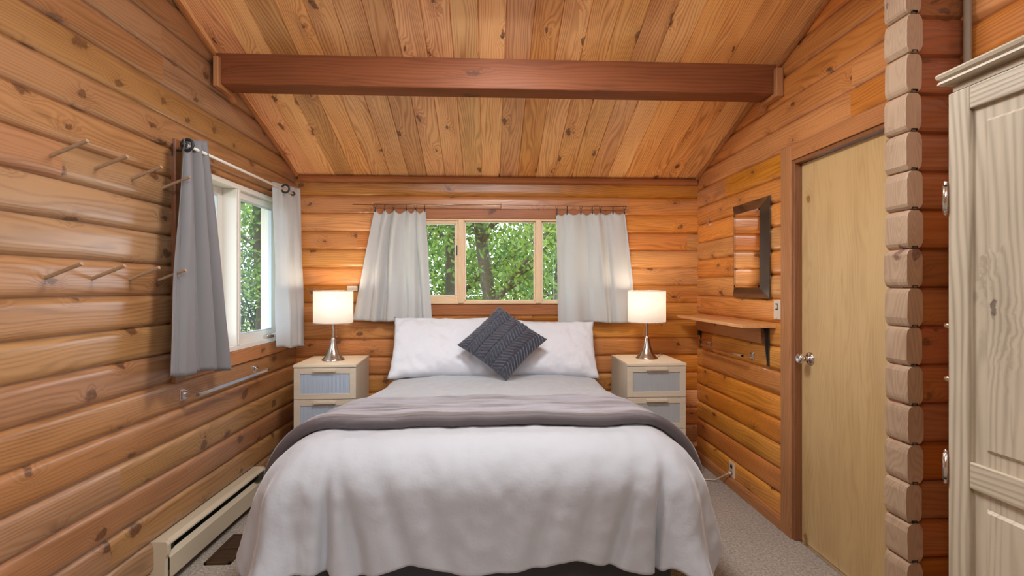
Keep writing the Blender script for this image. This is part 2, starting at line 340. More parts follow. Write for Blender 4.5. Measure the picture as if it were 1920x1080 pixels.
# ---------------------------------------------------------------- room shell
SL = .352
RIDGE = .8
def ceil_z(y): return 2.235 + SL * (4.02 - y) if y > RIDGE else 2.235 + SL * (4.02 - RIDGE) - .36 * (RIDGE - y)
def log_wall(name, ax, plane, nrm, a0, a1, z0, z1, pitch, phase, holes, mat, clip=False, thick=.10, seed=0, deep=.024):
    mb = MB(); frac = [0, .02, .05, .10, .17, .27, .5, .73, .83, .90, .95, .98]
    zs = set()
    k = math.floor((z0 - phase) / pitch)
    while phase + k * pitch < z1:
        for q in frac:
            z = phase + (k + q) * pitch
            if z0 <= z <= z1: zs.add(round(z, 5))
        k += 1
    zs |= {z0, z1}
    for h in holes: zs |= {h[2], h[3]}
    zs = sorted(zs)
    def off(z):
        u = ((z - phase) / pitch) % 1; e = min(u, 1 - u) * pitch; R = .031
        return 0 if e > R else -deep * (1 - math.sqrt(max(0, 1 - ((R - e) / R) ** 2)))
    def P(a, z, n):
        return (a, plane + nrm * n, z) if ax == 'X' else (plane + nrm * n, a, z)
    def lim(z):
        if not clip: return a0, a1
        hi = min(a1, 4.02 - (z - .05 - 2.235) / SL); lo = max(a0, RIDGE - (2.235 + SL * (4.02 - RIDGE) - (z - .05)) / .36)
        return lo, hi
    def spans(za, zb, step):
        lo, hi = lim(zb); zm = (za + zb) / 2; sp = [(lo, hi)]
        for h in holes:
            if h[2] < zm < h[3]:
                n = []
                for a, b in sp:
                    if h[0] > a: n.append((a, min(b, h[0])))
                    if h[1] < b: n.append((max(a, h[1]), b))
                sp = [q for q in n if q[1] - q[0] > 1e-4]
        out = []
        for a, b in sp:
            if b - a < 1e-3: continue
            cuts = [a] + [c * step for c in range(math.ceil(a / step + 1e-6), math.floor(b / step - 1e-6) + 1)] + [b]
            out.append(cuts)
        return out
    def wob(a, z):
        kk = round((z - phase) / pitch)
        return .0035 * noise.noise(Vector((a * 1.3, kk * 5.1 + seed, 0)))
    for za, zb in zip(zs, zs[1:]):
        for cuts in spans(za, zb, .11):
            for a, b in zip(cuts, cuts[1:]):
                q = []
                for (aa, zz) in ((a, za), (b, za), (b, zb), (a, zb)):
                    edge = any(abs(zz - h[2]) < 1e-4 or abs(zz - h[3]) < 1e-4 for h in holes) or zz in (z0, z1)
                    w = 0 if edge else wob(aa, zz)
                    surf = 0.0015 * noise.noise(Vector((aa * 3, zz * 12, seed)))
                    q.append(mb.key((round(aa, 4), round(zz, 5)), P(aa, zz + w, off(zz) + surf)))
                mb.f.append(q if nrm * (1 if ax == 'Y' else -1) > 0 else q[::-1])
    # outer face, coarse
    zc = sorted({z0, z1} | {h[2] for h in holes} | {h[3] for h in holes} | ({round(z0 + i * .1, 3) for i in range(int((z1 - z0) / .1) + 1)} if clip else set()))
    for za, zb in zip(zc, zc[1:]):
        for cuts in spans(za, zb, 50): mb.quad(P(cuts[0], za, -thick), P(cuts[-1], za, -thick), P(cuts[-1], zb, -thick), P(cuts[0], zb, -thick))
    for h in holes:
        for (p, q) in (((h[0], h[2]), (h[0], h[3])), ((h[1], h[2]), (h[1], h[3])), ((h[0], h[2]), (h[1], h[2])), ((h[0], h[3]), (h[1], h[3]))):
            mb.quad(P(*p, -.017), P(*q, -.017), P(*q, -thick), P(*p, -thick))
    o = mb.build(name, mat, smooth=True, fix=False)
    return struct(o)
WB = (-.72, .96, 1.245, 1.905)      # back window opening  X0 X1 Z0 Z1
WLf = (2.585, 3.715, 1.0, 1.99)     # left window opening  Y0 Y1 Z0 Z1
DO = (1.86, 2.735, 0.0, 2.065)      # door opening
log_wall('wall_back', 'X', 4.02, -1, -1.50, 1.70, 0, 2.26, BP, BPH, [WB], 'log_back', seed=1)
turn(log_wall('wall_left', 'Y', -1.474, 1, -2.4, 4.02, 0, 3.36, LP, LPH, [WLf], 'log_left', clip=True, seed=2))
log_wall('wall_right', 'Y', 1.67, -1, -2.4, 4.02, 0, 3.36, RP, RPH, [DO, (-1.9, -.2, .75, 2.0)], 'log_right', clip=True, seed=3)
log_wall('wall_front', 'X', -2.4, 1, -1.75, 1.75, 0, 2.26, BP, BPH, [], 'log_back', seed=4)
# short log wall that juts out of the right wall
mb = MB()
for k in range(-1, 23):
    zt = min(FPH + (k - 6 + 1) * 0 + FP * (-k) + 5 * FP, 3.1)
    zb = max(zt - FP, 0)
    if zt <= 0.01: break
    prof = []
    R = .03
    for q in (0, .06, .14, .25, .5, .75, .86, .94, 1):
        e = min(q, 1 - q) * FP; n = 0 if e > R else .015 * (1 - math.sqrt(max(0, 1 - ((R - e) / R) ** 2)))
        prof.append((1.722 + n, zb + (zt - zb) * q))
    for (ya, za), (yb, zb2) in zip(prof, prof[1:]): mb.quad((1.49, ya, za), (1.69, ya, za), (1.69, yb, zb2), (1.49, yb, zb2))
    for (ya, za), (yb, zb2) in zip(prof, prof[1:]): mb.quad((1.49, 1.80, za), (1.69, 1.80, za), (1.69, 1.80, zb2), (1.49, 1.80, zb2))
mb.box(1.4585, 1.69, 1.738, 1.795, 0, 3.0)
struct(mb.build('wall_partition', 'log_fin', smooth=False))
mb = MB()
k = 0
zt = FPH + 5 * FP
while zt > .02:
    zb = max(zt - FP + .0015, 0); jx = random.uniform(-.002, .002); jy = random.uniform(0, .006)
    xa, xb = 1.444 + jx, 1.503 + jx; c = .017; h = zt - zb
    poly = []
    for (px, pz, sx, sz) in ((xb, zb, -1, 1), (xb, zt, -1, -1), (xa, zt, 1, -1), (xa, zb, 1, 1)):
        cxx, czz = px + sx * c, pz + sz * c * 1.8
        a0 = {(-1, 1): -90, (-1, -1): 0, (1, -1): 90, (1, 1): 180}[(sx, sz)]
        for q in range(5):
            a = math.radians(a0 + q * 22.5); poly.append((cxx + c * math.cos(a) + random.uniform(-.0012, .0012), czz + c * 1.8 * math.sin(a)))
    b = len(mb.v); n = len(poly)
    for y in (1.700 + jy, 1.705 + jy, 1.80): 
        sc = .955 if y < 1.704 + jy else 1
        mx_, mz_ = (xa + xb) / 2, (zt + zb) / 2
        for p in poly: mb.v.append((mx_ + (p[0] - mx_) * sc, y, mz_ + (p[1] - mz_) * sc))
    for r in range(2):
        for i in range(n): j = (i + 1) % n; mb.f.append([b + r * n + i, b + r * n + j, b + (r + 1) * n + j, b + (r + 1) * n + i])
    mb.f.append([b + i for i in range(n)]); mb.f.append([b + 2 * n + i for i in range(n)])
    zt -= FP
struct(mb.build('trim_6', 'endgrain'))
mb = MB()
zt = FPH + 5 * FP
while zt > .1:
    zt -= FP
    mb.box(1.463, 1.482, 1.6985, 1.7075, zt + .007, zt + .0095); mb.box(1.463, 1.465, 1.6985, 1.7075, zt + .002, zt + .0095); mb.box(1.480, 1.482, 1.6985, 1.7075, zt + .002, zt + .0095)
struct(mb.build('trim_7', 'dark'))
# floor
mb = MB(); mb.box(-1.85, 1.80, -2.5, 4.12, -.12, 0); struct(mb.build('floor', 'carpet'))
# ceiling boards with open joints
mb = MB(); x = CPH - 11 * CP
xs = []
while x < 1.80:
    g = .0028
    xs += [(x - g, 0), (x, .007), (x + g, 0)]; x += CP
for (xa, da), (xb, db) in zip(xs, xs[1:]):
    for (ya, yb) in ((4.06, RIDGE), (RIDGE, -2.5)):
        mb.quad((xa, ya, ceil_z(ya) + da), (xb, ya, ceil_z(ya) + db), (xb, yb, ceil_z(yb) + db), (xa, yb, ceil_z(yb) + da))
for (ya, yb) in ((4.06, RIDGE), (RIDGE, -2.5)):
    mb.quad((-2.1, ya, ceil_z(ya) + .10), (2.1, ya, ceil_z(ya) + .10), (2.1, yb, ceil_z(yb) + .10), (-2.1, yb, ceil_z(yb) + .10))
struct(mb.build('ceiling', 'board', fix=False))
# mouldings
mb = MB(); mb.prism([(4.003, 2.183), (3.985, 2.190), (3.980, 2.205), (3.985, 2.222), (4.003, 2.235), (4.02, 2.235), (4.02, 2.183)], 'X', -1.45, 1.66)
struct(mb.build('trim_1', 'trim_x', bevel=.002))
def rake(name, x0, x1, y0, y1, h=.022):
    m = MB(); m.hexa([(x0, y0, ceil_z(y0) - h), (x1, y0, ceil_z(y0) - h), (x1, y1, ceil_z(y1) - h), (x0, y1, ceil_z(y1) - h), (x0, y0, ceil_z(y0)), (x1, y0, ceil_z(y0)), (x1, y1, ceil_z(y1)), (x0, y1, ceil_z(y1))])
    return struct(m.build(name, 'trim_y', bevel=.004))
turn(rake('trim_2', -1.474, -1.452, 4.0, RIDGE)); rake('trim_3', 1.646, 1.668, 4.0, 1.81)
mb = MB(); mb.prism([(1.67, 0), (1.652, 0), (1.652, .055), (1.66, .072), (1.67, .075)], 'Y', 4.0, 2.823)
# prism order: poly gives (x,z) and the extrusion axis is Y
struct(mb.build('baseboard_right', 'trim_y', bevel=.003))
mb = MB(); mb.prism([(4.02, 0), (4.003, 0), (4.003, .055), (4.01, .072), (4.02, .075)], 'X', -1.45, 1.66); struct(mb.build('baseboard_back', 'trim_x', bevel=.003))
# flat boards over and under the back window
mb = MB(); mb.box(-.88, 1.08, 4.001, 4.02, 1.908, 1.984); struct(mb.build('trim_4', 'trim_x', bevel=.003))
mb = MB(); mb.box(-.88, 1.08, 4.001, 4.02, 1.158, 1.243); struct(mb.build('trim_5', 'trim_x', bevel=.003))

# ceiling beam
bt = thing('ceiling_beam', (0, 2.92, 2.48), 'dark red-brown stained timber beam spanning the room under the sloped ceiling', 'beam')
mb = MB(); poly = [(2.85, 2.484), (2.855, 2.479), (2.985, 2.479), (2.99, 2.484), (2.99, ceil_z(2.99) + .02), (2.85, ceil_z(2.85) + .02)]
mb.prism(poly, 'X', -1.488, 1.668); mb.build('beam_timber', 'beam', bt, bevel=.003)
for x0, x1 in ((-1.474, -1.445), (1.625, 1.668)):
    m = MB(); m.box(x0, x1, 2.815, 2.848, 2.455, ceil_z(2.848) - .03); m.build('end_trim', 'trim_z', bt, bevel=.005)
    m = MB(); m.prism([(2.84, 2.478), (2.985, 2.478), (3.01, 2.455), (3.03, 2.43), (3.005, 2.43), (2.975, 2.455), (2.84, 2.455)], 'X', x0, x1); m.build('end_moulding', 'trim_y', bt, bevel=.003)

# ---------------------------------------------------------------- back window
w1 = struct(thing('window_1', (.12, 4.02, 1.245), None, None))
X0, X1, Z0, Z1 = WB
mb = MB()
yo = 4.012
mb.box(X0, X1, 3.99, 4.10, Z1 - .014, Z1); mb.box(X0, X1, 3.985, 4.10, Z0, Z0 + .018); mb.box(X0, X0 + .02, 3.99, 4.10, Z0, Z1); mb.box(X1 - .02, X1, 3.99, 4.10, Z0, Z1)
mb.build('window_frame', 'pine_x', w1, bevel=.002)
mb = MB()
for xa, xb in ((-.232, -.186), (.372, .418)): mb.box(xa, xb, 3.975, 4.10, Z0 + .003, Z1 - .001)
mb.build('mullion', 'pine_z', w1, bevel=.008, seg=3)
def sash(xa, xb, za, zb, y0, y1, st, rt, rb, mat, nm='sash'):
    m = MB(); m.box(xa, xa + st, y0, y1, za, zb); m.box(xb - st, xb, y0, y1, za, zb); m.box(xa + st, xb - st, y0, y1, zb - rt, zb); m.box(xa + st, xb - st, y0, y1, za, za + rb)
    s = m.build(nm, mat, w1, bevel=.002)
    m = MB(); m.box(xa + st, xb - st, (y0 + y1) / 2 - .002, (y0 + y1) / 2 + .002, za + rb, zb - rt); m.build('pane', 'glass', s)
    m = MB(); q = .006   # pale glazing bead
    for (a, b, c, d) in ((xa + st, xa + st + q, za + rb, zb - rt), (xb - st - q, xb - st, za + rb, zb - rt), (xa + st, xb - st, zb - rt - q, zb - rt), (xa + st, xb - st, za + rb, za + rb + q)):
        m.box(a, b, y0 + .004, (y0 + y1) / 2 - .002, c, d)
    m.build('glazing_bead', 'white_frame', s)
sash(X0 + .02, -.232, Z0 + .018, Z1 - .014, 4.0, 4.04, .022, .026, .045, 'pine_x')
sash(-.186, .372, Z0 + .018, Z1 - .014, 4.01, 4.05, .008, .006, .006, 'pine_x')
sash(.418, X1 - .02, Z0 + .018, Z1 - .014, 4.01, 4.05, .008, .006, .006, 'pine_x')
mb = MB(); mb.box(-.245, -.239, 3.985, 4.0, 1.62, 1.70); mb.build('latch', 'black_iron', w1, bevel=.002)

# ---------------------------------------------------------------- left window
w2 = struct(thing('window_2', (-1.474, 3.15, 1.0), None, None))
Y0, Y1, Z0, Z1 = WLf; XP = -1.474
mb = MB()
mb.box(XP - .12, XP + .006, Y0, Y1, Z1 - .03, Z1); mb.box(XP - .12, XP + .006, Y0, Y1, Z0, Z0 + .03)
mb.box(XP - .12, XP + .006, Y0, Y0 + .03, Z0 + .03, Z1 - .03); mb.box(XP - .12, XP + .006, Y1 - .03, Y1, Z0 + .03, Z1 - .03)
mb.build('window_frame', 'white_frame', w2, bevel=.003)
mb = MB(); mb.box(XP - .12, XP + .004, 3.105, 3.15, Z0 + .03, Z1 - .03); mb.box(XP + .004, XP + .012, 3.115, 3.14, Z0 + .03, Z1 - .03); mb.build('mullion', 'white_frame', w2, bevel=.003)
def sashL(ya, yb, za, zb, x0, x1, st, mat):
    m = MB(); m.box(x0, x1, ya, ya + st, za, zb); m.box(x0, x1, yb - st, yb, za, zb); m.box(x0, x1, ya + st, yb - st, zb - st, zb); m.box(x0, x1, ya + st, yb - st, za, za + st * 1.2)
    s = m.build('sash', mat, w2, bevel=.002)
    m = MB(); xm = (x0 + x1) / 2; m.box(xm - .002, xm + .002, ya + st, yb - st, za + st * 1.2, zb - st); m.build('pane', 'glass', s)
    m = MB(); q = .008
    for (a, b, c, d) in ((ya + st, ya + st + q, za + st, zb - st), (yb - st - q, yb - st, za + st, zb - st), (ya + st, yb - st, zb - st - q, zb - st), (ya + st, yb - st, za + st, za + st * 1.2 + q)):
        m.box(xm + .002, x1 - .003, a, b, c, d)
    m.build('glazing_bead', 'grey_frame', s)
sashL(2.615, 3.105, Z0 + .03, Z1 - .03, XP - .115, XP - .08, .045, 'white_frame')
sashL(3.15, 3.685, Z0 + .03, Z1 - .03, XP - .07, XP - .02, .045, 'white_frame')
mb = MB(); mb.box(XP - .02, XP + .012, 3.50, 3.60, Z0 + .03, Z0 + .055); mb.build('crank_housing', 'nickel', w2, bevel=.006)
mb = MB(); mb.tube([(XP + .012, 3.56, Z0 + .05), (XP + .03, 3.57, Z0 + .06), (XP + .045, 3.62, Z0 + .045), (XP + .055, 3.67, Z0 + .02)], .005, 8); mb.tube([(XP + .055, 3.67, Z0 + .02), (XP + .075, 3.67, Z0 + .015)], .007, 8); mb.build('crank_handle', 'chrome', w2, smooth=True)
mb = MB(); mb.box(XP - .005, XP + .017, 2.508, 2.583, Z0 - .08, 2.085); mb.build('side_casing', 'jamb', w2, bevel=.003)
mb = MB(); mb.box(XP - .005, XP + .016, 2.583, 3.80, Z0 - .08, Z0 - .001); mb.build('sill_casing', 'trim_y', w2, bevel=.003)
turn(w2)

# ---------------------------------------------------------------- door in the right wall
d1 = struct(thing('door_1', (1.69, 2.3, 0), None, None))
mb = MB(); mb.box(1.652, 1.675, 2.722, 2.822, 0, 2.15); mb.build('side_casing', 'trim_z', d1, bevel=.003)
mb = MB(); mb.box(1.652, 1.675, 1.81, 2.722, 2.066, 2.15); mb.build('head_casing', 'trim_y', d1, bevel=.003)
mb = MB(); mb.box(1.660, 1.77, 2.70, 2.734, 0, 2.064); mb.box(1.660, 1.77, 1.862, 1.895, 0, 2.064); mb.box(1.660, 1.77, 1.895, 2.70, 2.045, 2.064)
mb.box(1.742, 1.77, 2.685, 2.70, 0, 2.045); mb.build('door_jamb', 'jamb', d1, bevel=.002)
mb = MB(); mb.box(1.698, 1.738, 1.897, 2.697, .008, 2.043); lf = mb.build('door_leaf', 'door', d1, bevel=.002)
mb = MB(); mb.box(1.68, 1.76, 1.897, 2.697, 0, .007); mb.build('threshold', 'chrome', d1)
def lathe_x(m, prof, c, sgn=-1, seg=24):   # profile (r, distance along x)
    rings = [[m.vert((c[0] + sgn * l, c[1] + r * math.cos(2 * PI * k / seg), c[2] + r * math.sin(2 * PI * k / seg))) for k in range(seg)] for r, l in prof]
    for r0, r1 in zip(rings, rings[1:]):
        for k in range(seg): j = (k + 1) % seg; m.f.append([r0[k], r0[j], r1[j], r1[k]])
mb = MB(); lathe_x(mb, [(0, 0), (.034, 0), (.034, .006), (.026, .012), (.012, .014), (.012, .035), (.018, .042), (.026, .052), (.027, .064), (.022, .07), (.014, .071), (.010, .067), (0, .066)], (1.698, 2.622, 1.0))
mb.build('door_knob', 'chrome', d1, smooth=True)

# roof overhang outside the left window
mb = MB(); mb.hexa([(-2.25, -2.5, 2.16), (-1.60, -2.5, 2.34), (-1.60, 4.7, 2.34), (-2.25, 4.7, 2.16), (-2.25, -2.5, 2.22), (-1.60, -2.5, 2.42), (-1.60, 4.7, 2.42), (-2.25, 4.7, 2.22)])
for y in range(0, 8): mb.box(-2.2, -1.62, 1.0 + y * .5, 1.05 + y * .5, 2.10, 2.19)
mb.box(-2.28, -2.25, -2.5, 4.7, 2.08, 2.24)
tag(mb.build('roof_eave', 'roof'), 'brown roof overhang outside, above the left window', 'eave')
mb = MB(); mb.box(-2.2, 2.2, 4.12, 4.75, 2.28, 2.36); tag(mb.build('roof_eave', 'roof'), 'roof overhang outside, above the window behind the bed', 'eave')

# ---------------------------------------------------------------- bed, duvet, blanket
def sm(a, b, x): x = max(0, min(1, (x - a) / (b - a))); return x * x * (3 - 2 * x)
def nz(x, y, z=0): return noise.noise(Vector((x, y, z)))
bed = thing('bed', (.02, 3.0, 0), 'double bed with dark grey fabric base, mostly hidden under the duvet', 'bed')
mb = MB(); mb.box(-.75, -.012, 2.04, 3.93, .03, .34); mb.box(-.009, .745, 2.04, 3.93, .03, .34); mb.build('bed_base', 'base', bed, bevel=.02, seg=3)
for x in (-.66, .70):
    for y in (2.10, 3.86): mb = MB(); mb.lathe([(.0, 0), (.022, 0), (.026, .05), (0, .05)], (x, y, 0), 12); mb.build('foot', 'black_iron', bed)
mb = MB(); mb.box(-.73, .77, 2.04, 3.95, .345, .66); mb.build('mattress', 'mattress', bed, bevel=.05, seg=4)
BX, HX, FY, TOP = -.012, .655, 2.13, .752
def drape(s, t2, extra=0.0, wrinkle=1.0):
    """s across from the middle, t2 along (world Y at rest); returns point"""
    ds = abs(s) - HX; dt = FY - t2; sx = 1 if s > 0 else -1
    ds_, dt_ = max(ds, 0), max(dt, 0); d = math.hypot(ds_, dt_)
    if d < 1e-6: nx = ny = 0
    else: nx, ny = ds_ / d, dt_ / d
    R = .25 * nx * nx + .19 * ny * ny if d > 0 else .2
    ph = 1.34 + .2 * ny * ny + (.3 * (nx * ny) ** 2 if d > 1e-6 else 0); La = R * ph
    if d < La: r = R * math.sin(d / R); dr = R * (1 - math.cos(d / R))
    else: r = R * math.sin(ph) + (d - La) * math.cos(ph); dr = R * (1 - math.cos(ph)) + (d - La) * math.sin(ph)
    corner = 4 * (nx * ny) ** 2 if d > 0 else 0
    # folds in the hanging part
    w = sm(.05, .45, d)
    fold = 0
    if ny > .2:
        f0 = fold; wn = sm(.2, .75, ny)
        for (c, wd, am, sh) in ((-.60, .030, .034, -.02), (-.52, .045, .022, .20), (-.36, .05, .012, .32), (-.20, .06, .010, .25), (.10, .06, .009, -.20), (.26, .05, .014, -.30), (.42, .05, .010, -.25), (.56, .040, .020, -.28), (.70, .035, .034, -.05)):
            u = (s - c - sh * (d - .3)) / (wd * .75); fold -= am * math.exp(-u * u) * sm(.08, .48, d) * 1.5 * wn
        fold += .007 * nz(s * 4 + d * 3, d * 1.5, 3) * w * wn
    if nx > .2:
        fold += sm(.2, .75, nx) * (.016 * math.sin(t2 * 17 + 2.2 * nz(t2 * 2, 1)) + .012 * nz(t2 * 6, d * 2, 5)) * w
    a = math.atan2(ny, nx) if d > 0 else 0
    fold += corner * (.035 * math.sin(a * 7 + .6) * w + .10 * sm(.15, .7, d))
    r += fold
    r -= .06 * sm(3.15, 3.42, t2) * sm(0, .2, d)
    puff = (.010 * nz(s * 3.1, t2 * 3.1, 1) + .005 * nz(s * 9 + 4, t2 * 9, 2)) * (1 - .6 * sm(.1, .4, d))
    puff += .0035 * nz(s * 22, t2 * 16, 6) * wrinkle
    if t2 < 2.5: puff += .018 * sm(2.5, 2.15, t2) * (1 - sm(0, .5, d))
    dd = puff + extra
    # offset along the normal
    an = min(d / max(R, .01), ph) if d > 0 else 0
    X = BX + sx * (min(abs(s), HX) + nx * (r + dd * math.sin(an)))
    Y = min(max(t2, FY), 9) - ny * (r + dd * math.sin(an))
    Z = TOP - dr + dd * math.cos(an)
    X += (Y - 2.0) * .034
    Z -= .03 * sm(.35, .70, abs(s)) * sm(2.4, 3.4, t2)
    return (X, Y, Z)
mb = MB(); NU, NV = 190, 230
def dv(u, v):
    s = (u * 2 - 1) * (HX + .52); e = abs(s)
    hem = .555 + .02 * math.sin(s * 11 + 1) + .03 * nz(s * 4, 8) + .02 * sm(HX, HX + .5, e)
    t0 = FY - hem
    t2 = t0 + v * (3.86 - t0)
    if t2 > 3.5: s *= 1 - .03 * sm(3.5, 3.86, t2)
    p = drape(s, t2)
    return (p[0], p[1], max(p[2], .03))
mb.grid(NU, NV, dv)
o = mb.build('duvet', 'duvet', smooth=True, solid=.018)
tag(o, 'pale grey cotton duvet spread over the bed and hanging down at its foot', 'duvet')
mb = MB()
def bl(u, v):
    sl = HX + .345 + .02 * nz(v * 3, 1); s = (u * 2 - 1) * sl
    # v: 0 underside of front fold -> front roll -> top -> back edge
    e = abs(u * 2 - 1)
    yf = 2.205 + .012 * nz(s * 3, 4) + .02 * sm(.6, 1, e) ; yb = 2.86 + .02 * nz(s * 2.5, 9)
    th = .050 + .006 * nz(s * 6, 2)
    if v < .22:
        a = v / .22 * PI; rr = th / 2
        y = yf + rr - rr * math.sin(a) * .9; h = .006 + rr - rr * math.cos(a)
    else:
        q = (v - .22) / .78; y = yf + th / 2 + q * (yb - yf - th / 2)
        h = .006 + th * (1 - .55 * q) * (1 - sm(.93, 1.0, q) * .75)
        h += (.007 * nz(s * 3.2, y * 17, 3) + .004 * nz(s * 7, y * 25, 8)) * sm(0, .12, q) * (1 - sm(.9, 1, q))
    p = drape(s, y, h, .3)
    return (p[0], p[1], p[2])
mb.grid(170, 84, bl)
# seam piping look at the ends: closed by thickness
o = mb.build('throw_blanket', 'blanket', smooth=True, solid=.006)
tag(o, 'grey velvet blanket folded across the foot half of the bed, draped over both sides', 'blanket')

# ---------------------------------------------------------------- pillows
def pillow(name, w, h, t, loc, lean, rz, ry, label, cat, group, seed, mat='pillow'):
    mb = MB()
    def f(side):
        def g(u, v):
            a, b = u * 2 - 1, v * 2 - 1
            pr = (max(0, 1 - abs(a) ** 2.6) ** .55) * (max(0, 1 - abs(b) ** 2.4) ** .55)
            x = a * w / 2 * (1 - .055 * (1 - abs(a) ** 2) * 0 - .05 * (1 - b * b) * abs(a) ** 3)
            z = b * h / 2 * (1 - .07 * (1 - a * a) * abs(b) ** 3)
            y = side * t / 2 * pr * (1 - .25 * b)
            k = pr ** .5
            wr = .018 * nz(a * 2.5 + seed, b * 2.5, side) + .016 * nz(a * 7 + seed, b * 4 + a * 4, side) * (1 - pr * .6) + .006 * nz(a * 18, b * 9 + seed, side)
            return (x + .004 * nz(b * 5, seed), y + side * wr * min(1, k * 1.5), z + .006 * nz(a * 5, seed + 3))
        return g
    mb.grid(56, 42, f(-1)); mb.grid(56, 42, f(1))
    o = mb.build(name, mat, smooth=True)
    import bmesh
    bm = bmesh.new(); bm.from_mesh(o.data); bmesh.ops.remove_doubles(bm, verts=bm.verts, dist=.0006); bmesh.ops.recalc_face_normals(bm, faces=bm.faces); bm.to_mesh(o.data); bm.free()
    for p in o.data.polygons: p.use_smooth = True
    o.location = loc; o.rotation_euler = (lean, ry, rz)
    return tag(o, label, cat, group)
pillow('pillow', .80, .50, .20, (-.305, 3.76, .94), math.radians(-33), 0, 0, 'white pillow on the left half of the bed, leaning on the log wall', 'pillow', 'white bed pillows', 3)
pillow('pillow', .76, .47, .20, (.425, 3.77, .925), math.radians(-33), 0, math.radians(1.5), 'white pillow on the right half of the bed, leaning on the log wall', 'pillow', 'white bed pillows', 8)

# dark cushion with herringbone ribs
def cushion():
    mb = MB(); S = .43; N = 150
    def f(side):
        def g(u, v):
            a, b = u * 2 - 1, v * 2 - 1
            pr = (max(0, 1 - abs(a) ** 2.5) ** .55) * (max(0, 1 - abs(b) ** 2.5) ** .55)
            x = a * S / 2 * (1 - .06 * (1 - b * b) * abs(a) ** 3); z = b * S / 2 * (1 - .06 * (1 - a * a) * abs(b) ** 3)
            y = side * .085 * pr
            rib = 0
            if side < 0:
                bands = 6.0; q = (a + 1) / 2 * bands; k = math.floor(q); fr = q - k
                sl = 1 if k % 2 else -1
                ph = (b * S / 2) / .026 * 2 * PI + sl * fr * 2 * PI * 1.9
                amp = .0095 if k % 2 else .0035
                rib = amp * math.sin(ph) * sm(0, .12, fr) * sm(1, .88, fr) - .009 * (1 - sm(0, .09, min(fr, 1 - fr)))
                rib += .004 * nz(a * 9, b * 9, 4)
            return (x, y + side * rib * sm(.0, .25, pr), z)
        return g
    mb.grid(N, N, f(-1)); mb.grid(30, 30, f(1))
    o = mb.build('throw_cushion', 'cushion', smooth=True)
    R = Matrix.Translation((.10, 3.535, .995)) @ Matrix.Rotation(math.radians(-30), 4, 'X') @ Matrix.Diagonal((1.03, 1, .93, 1)) @ Matrix.Rotation(math.radians(41), 4, 'Y')
    o.data.transform(R)
    return tag(o, 'dark charcoal square cushion with ribbed herringbone bands, standing on its corner', 'cushion')
cushion()

# ---------------------------------------------------------------- nightstands
def nightstand(loc, label):
    t = thing('nightstand', (0, 0, 0), label, 'nightstand', 'nightstands either side of the bed')
    Wd, D, H = .41, .45, .85; x0, x1 = -Wd / 2, Wd / 2
    mb = MB(); mb.box(x0 - .003, x1 + .003, -D / 2 - .012, D / 2, H - .018, H); mb.build('top_board', 'ns_top', t, bevel=.002)
    mb = MB(); mb.box(x0, x0 + .016, -D / 2 + .012, D / 2, 0, H - .018); mb.box(x1 - .016, x1, -D / 2 + .012, D / 2, 0, H - .018)
    mb.box(x0 + .016, x1 - .016, D / 2 - .01, D / 2, .04, H - .018); mb.box(x0 + .016, x1 - .016, -D / 2 + .004, -D / 2 + .02, 0, H - .022 - 3 * .216); mb.build('carcass', 'ns_z', t, bevel=.0015)
    zt = H - .022; dh = .212
    for i in range(3 if H > .6 else 2):
        zb = zt - dh; yf = -D / 2 - .006
        m = MB(); fw = .040
        m.box(x0, x0 + fw, yf, yf + .018, zb, zt); m.box(x1 - fw, x1, yf, yf + .018, zb, zt)
        m.box(x0 + fw, x1 - fw, yf, yf + .018, zt - .040, zt); m.box(x0 + fw, x1 - fw, yf, yf + .018, zb, zb + .036)
        m.box(x0 + fw, x1 - fw, yf + .012, yf + .016, zb + .03, zt - .03)
        d = m.build('drawer', 'ns_x', t, bevel=.0015)
        m = MB(); m.box(x0 + fw, x1 - fw, yf + .006, yf + .0115, zb + .036, zt - .040); m.build('frosted_panel', 'flute', d)
        m = MB(); m.box(-.075, .075, yf - .018, yf, zt - .028, zt - .010); m.build('handle', 'ns_x', d, bevel=.003)
        zt = zb - .004
    t.location = loc
    return t
n1_ = nightstand((0, 0, 0), 'pale wood nightstand left of the bed with blue-tinted fluted drawer panels')
for o in [n1_] + kids(n1_):
    pass
n2_ = dup(n1_); n1_.location = (-1.112, 3.755, 0); n1_.rotation_euler = (0, 0, math.radians(2))
for q in kids(n2_):
    for r in kids(q):
        if r.name.startswith('frosted_panel'): r.data = r.data.copy(); r.data.materials[0] = M['flute_grey']
n2_.location = (1.163, 3.715, 0); n2_['label'] = 'pale wood nightstand right of the bed with grey frosted drawer panels'; n2_['group'] = 'nightstands either side of the bed'

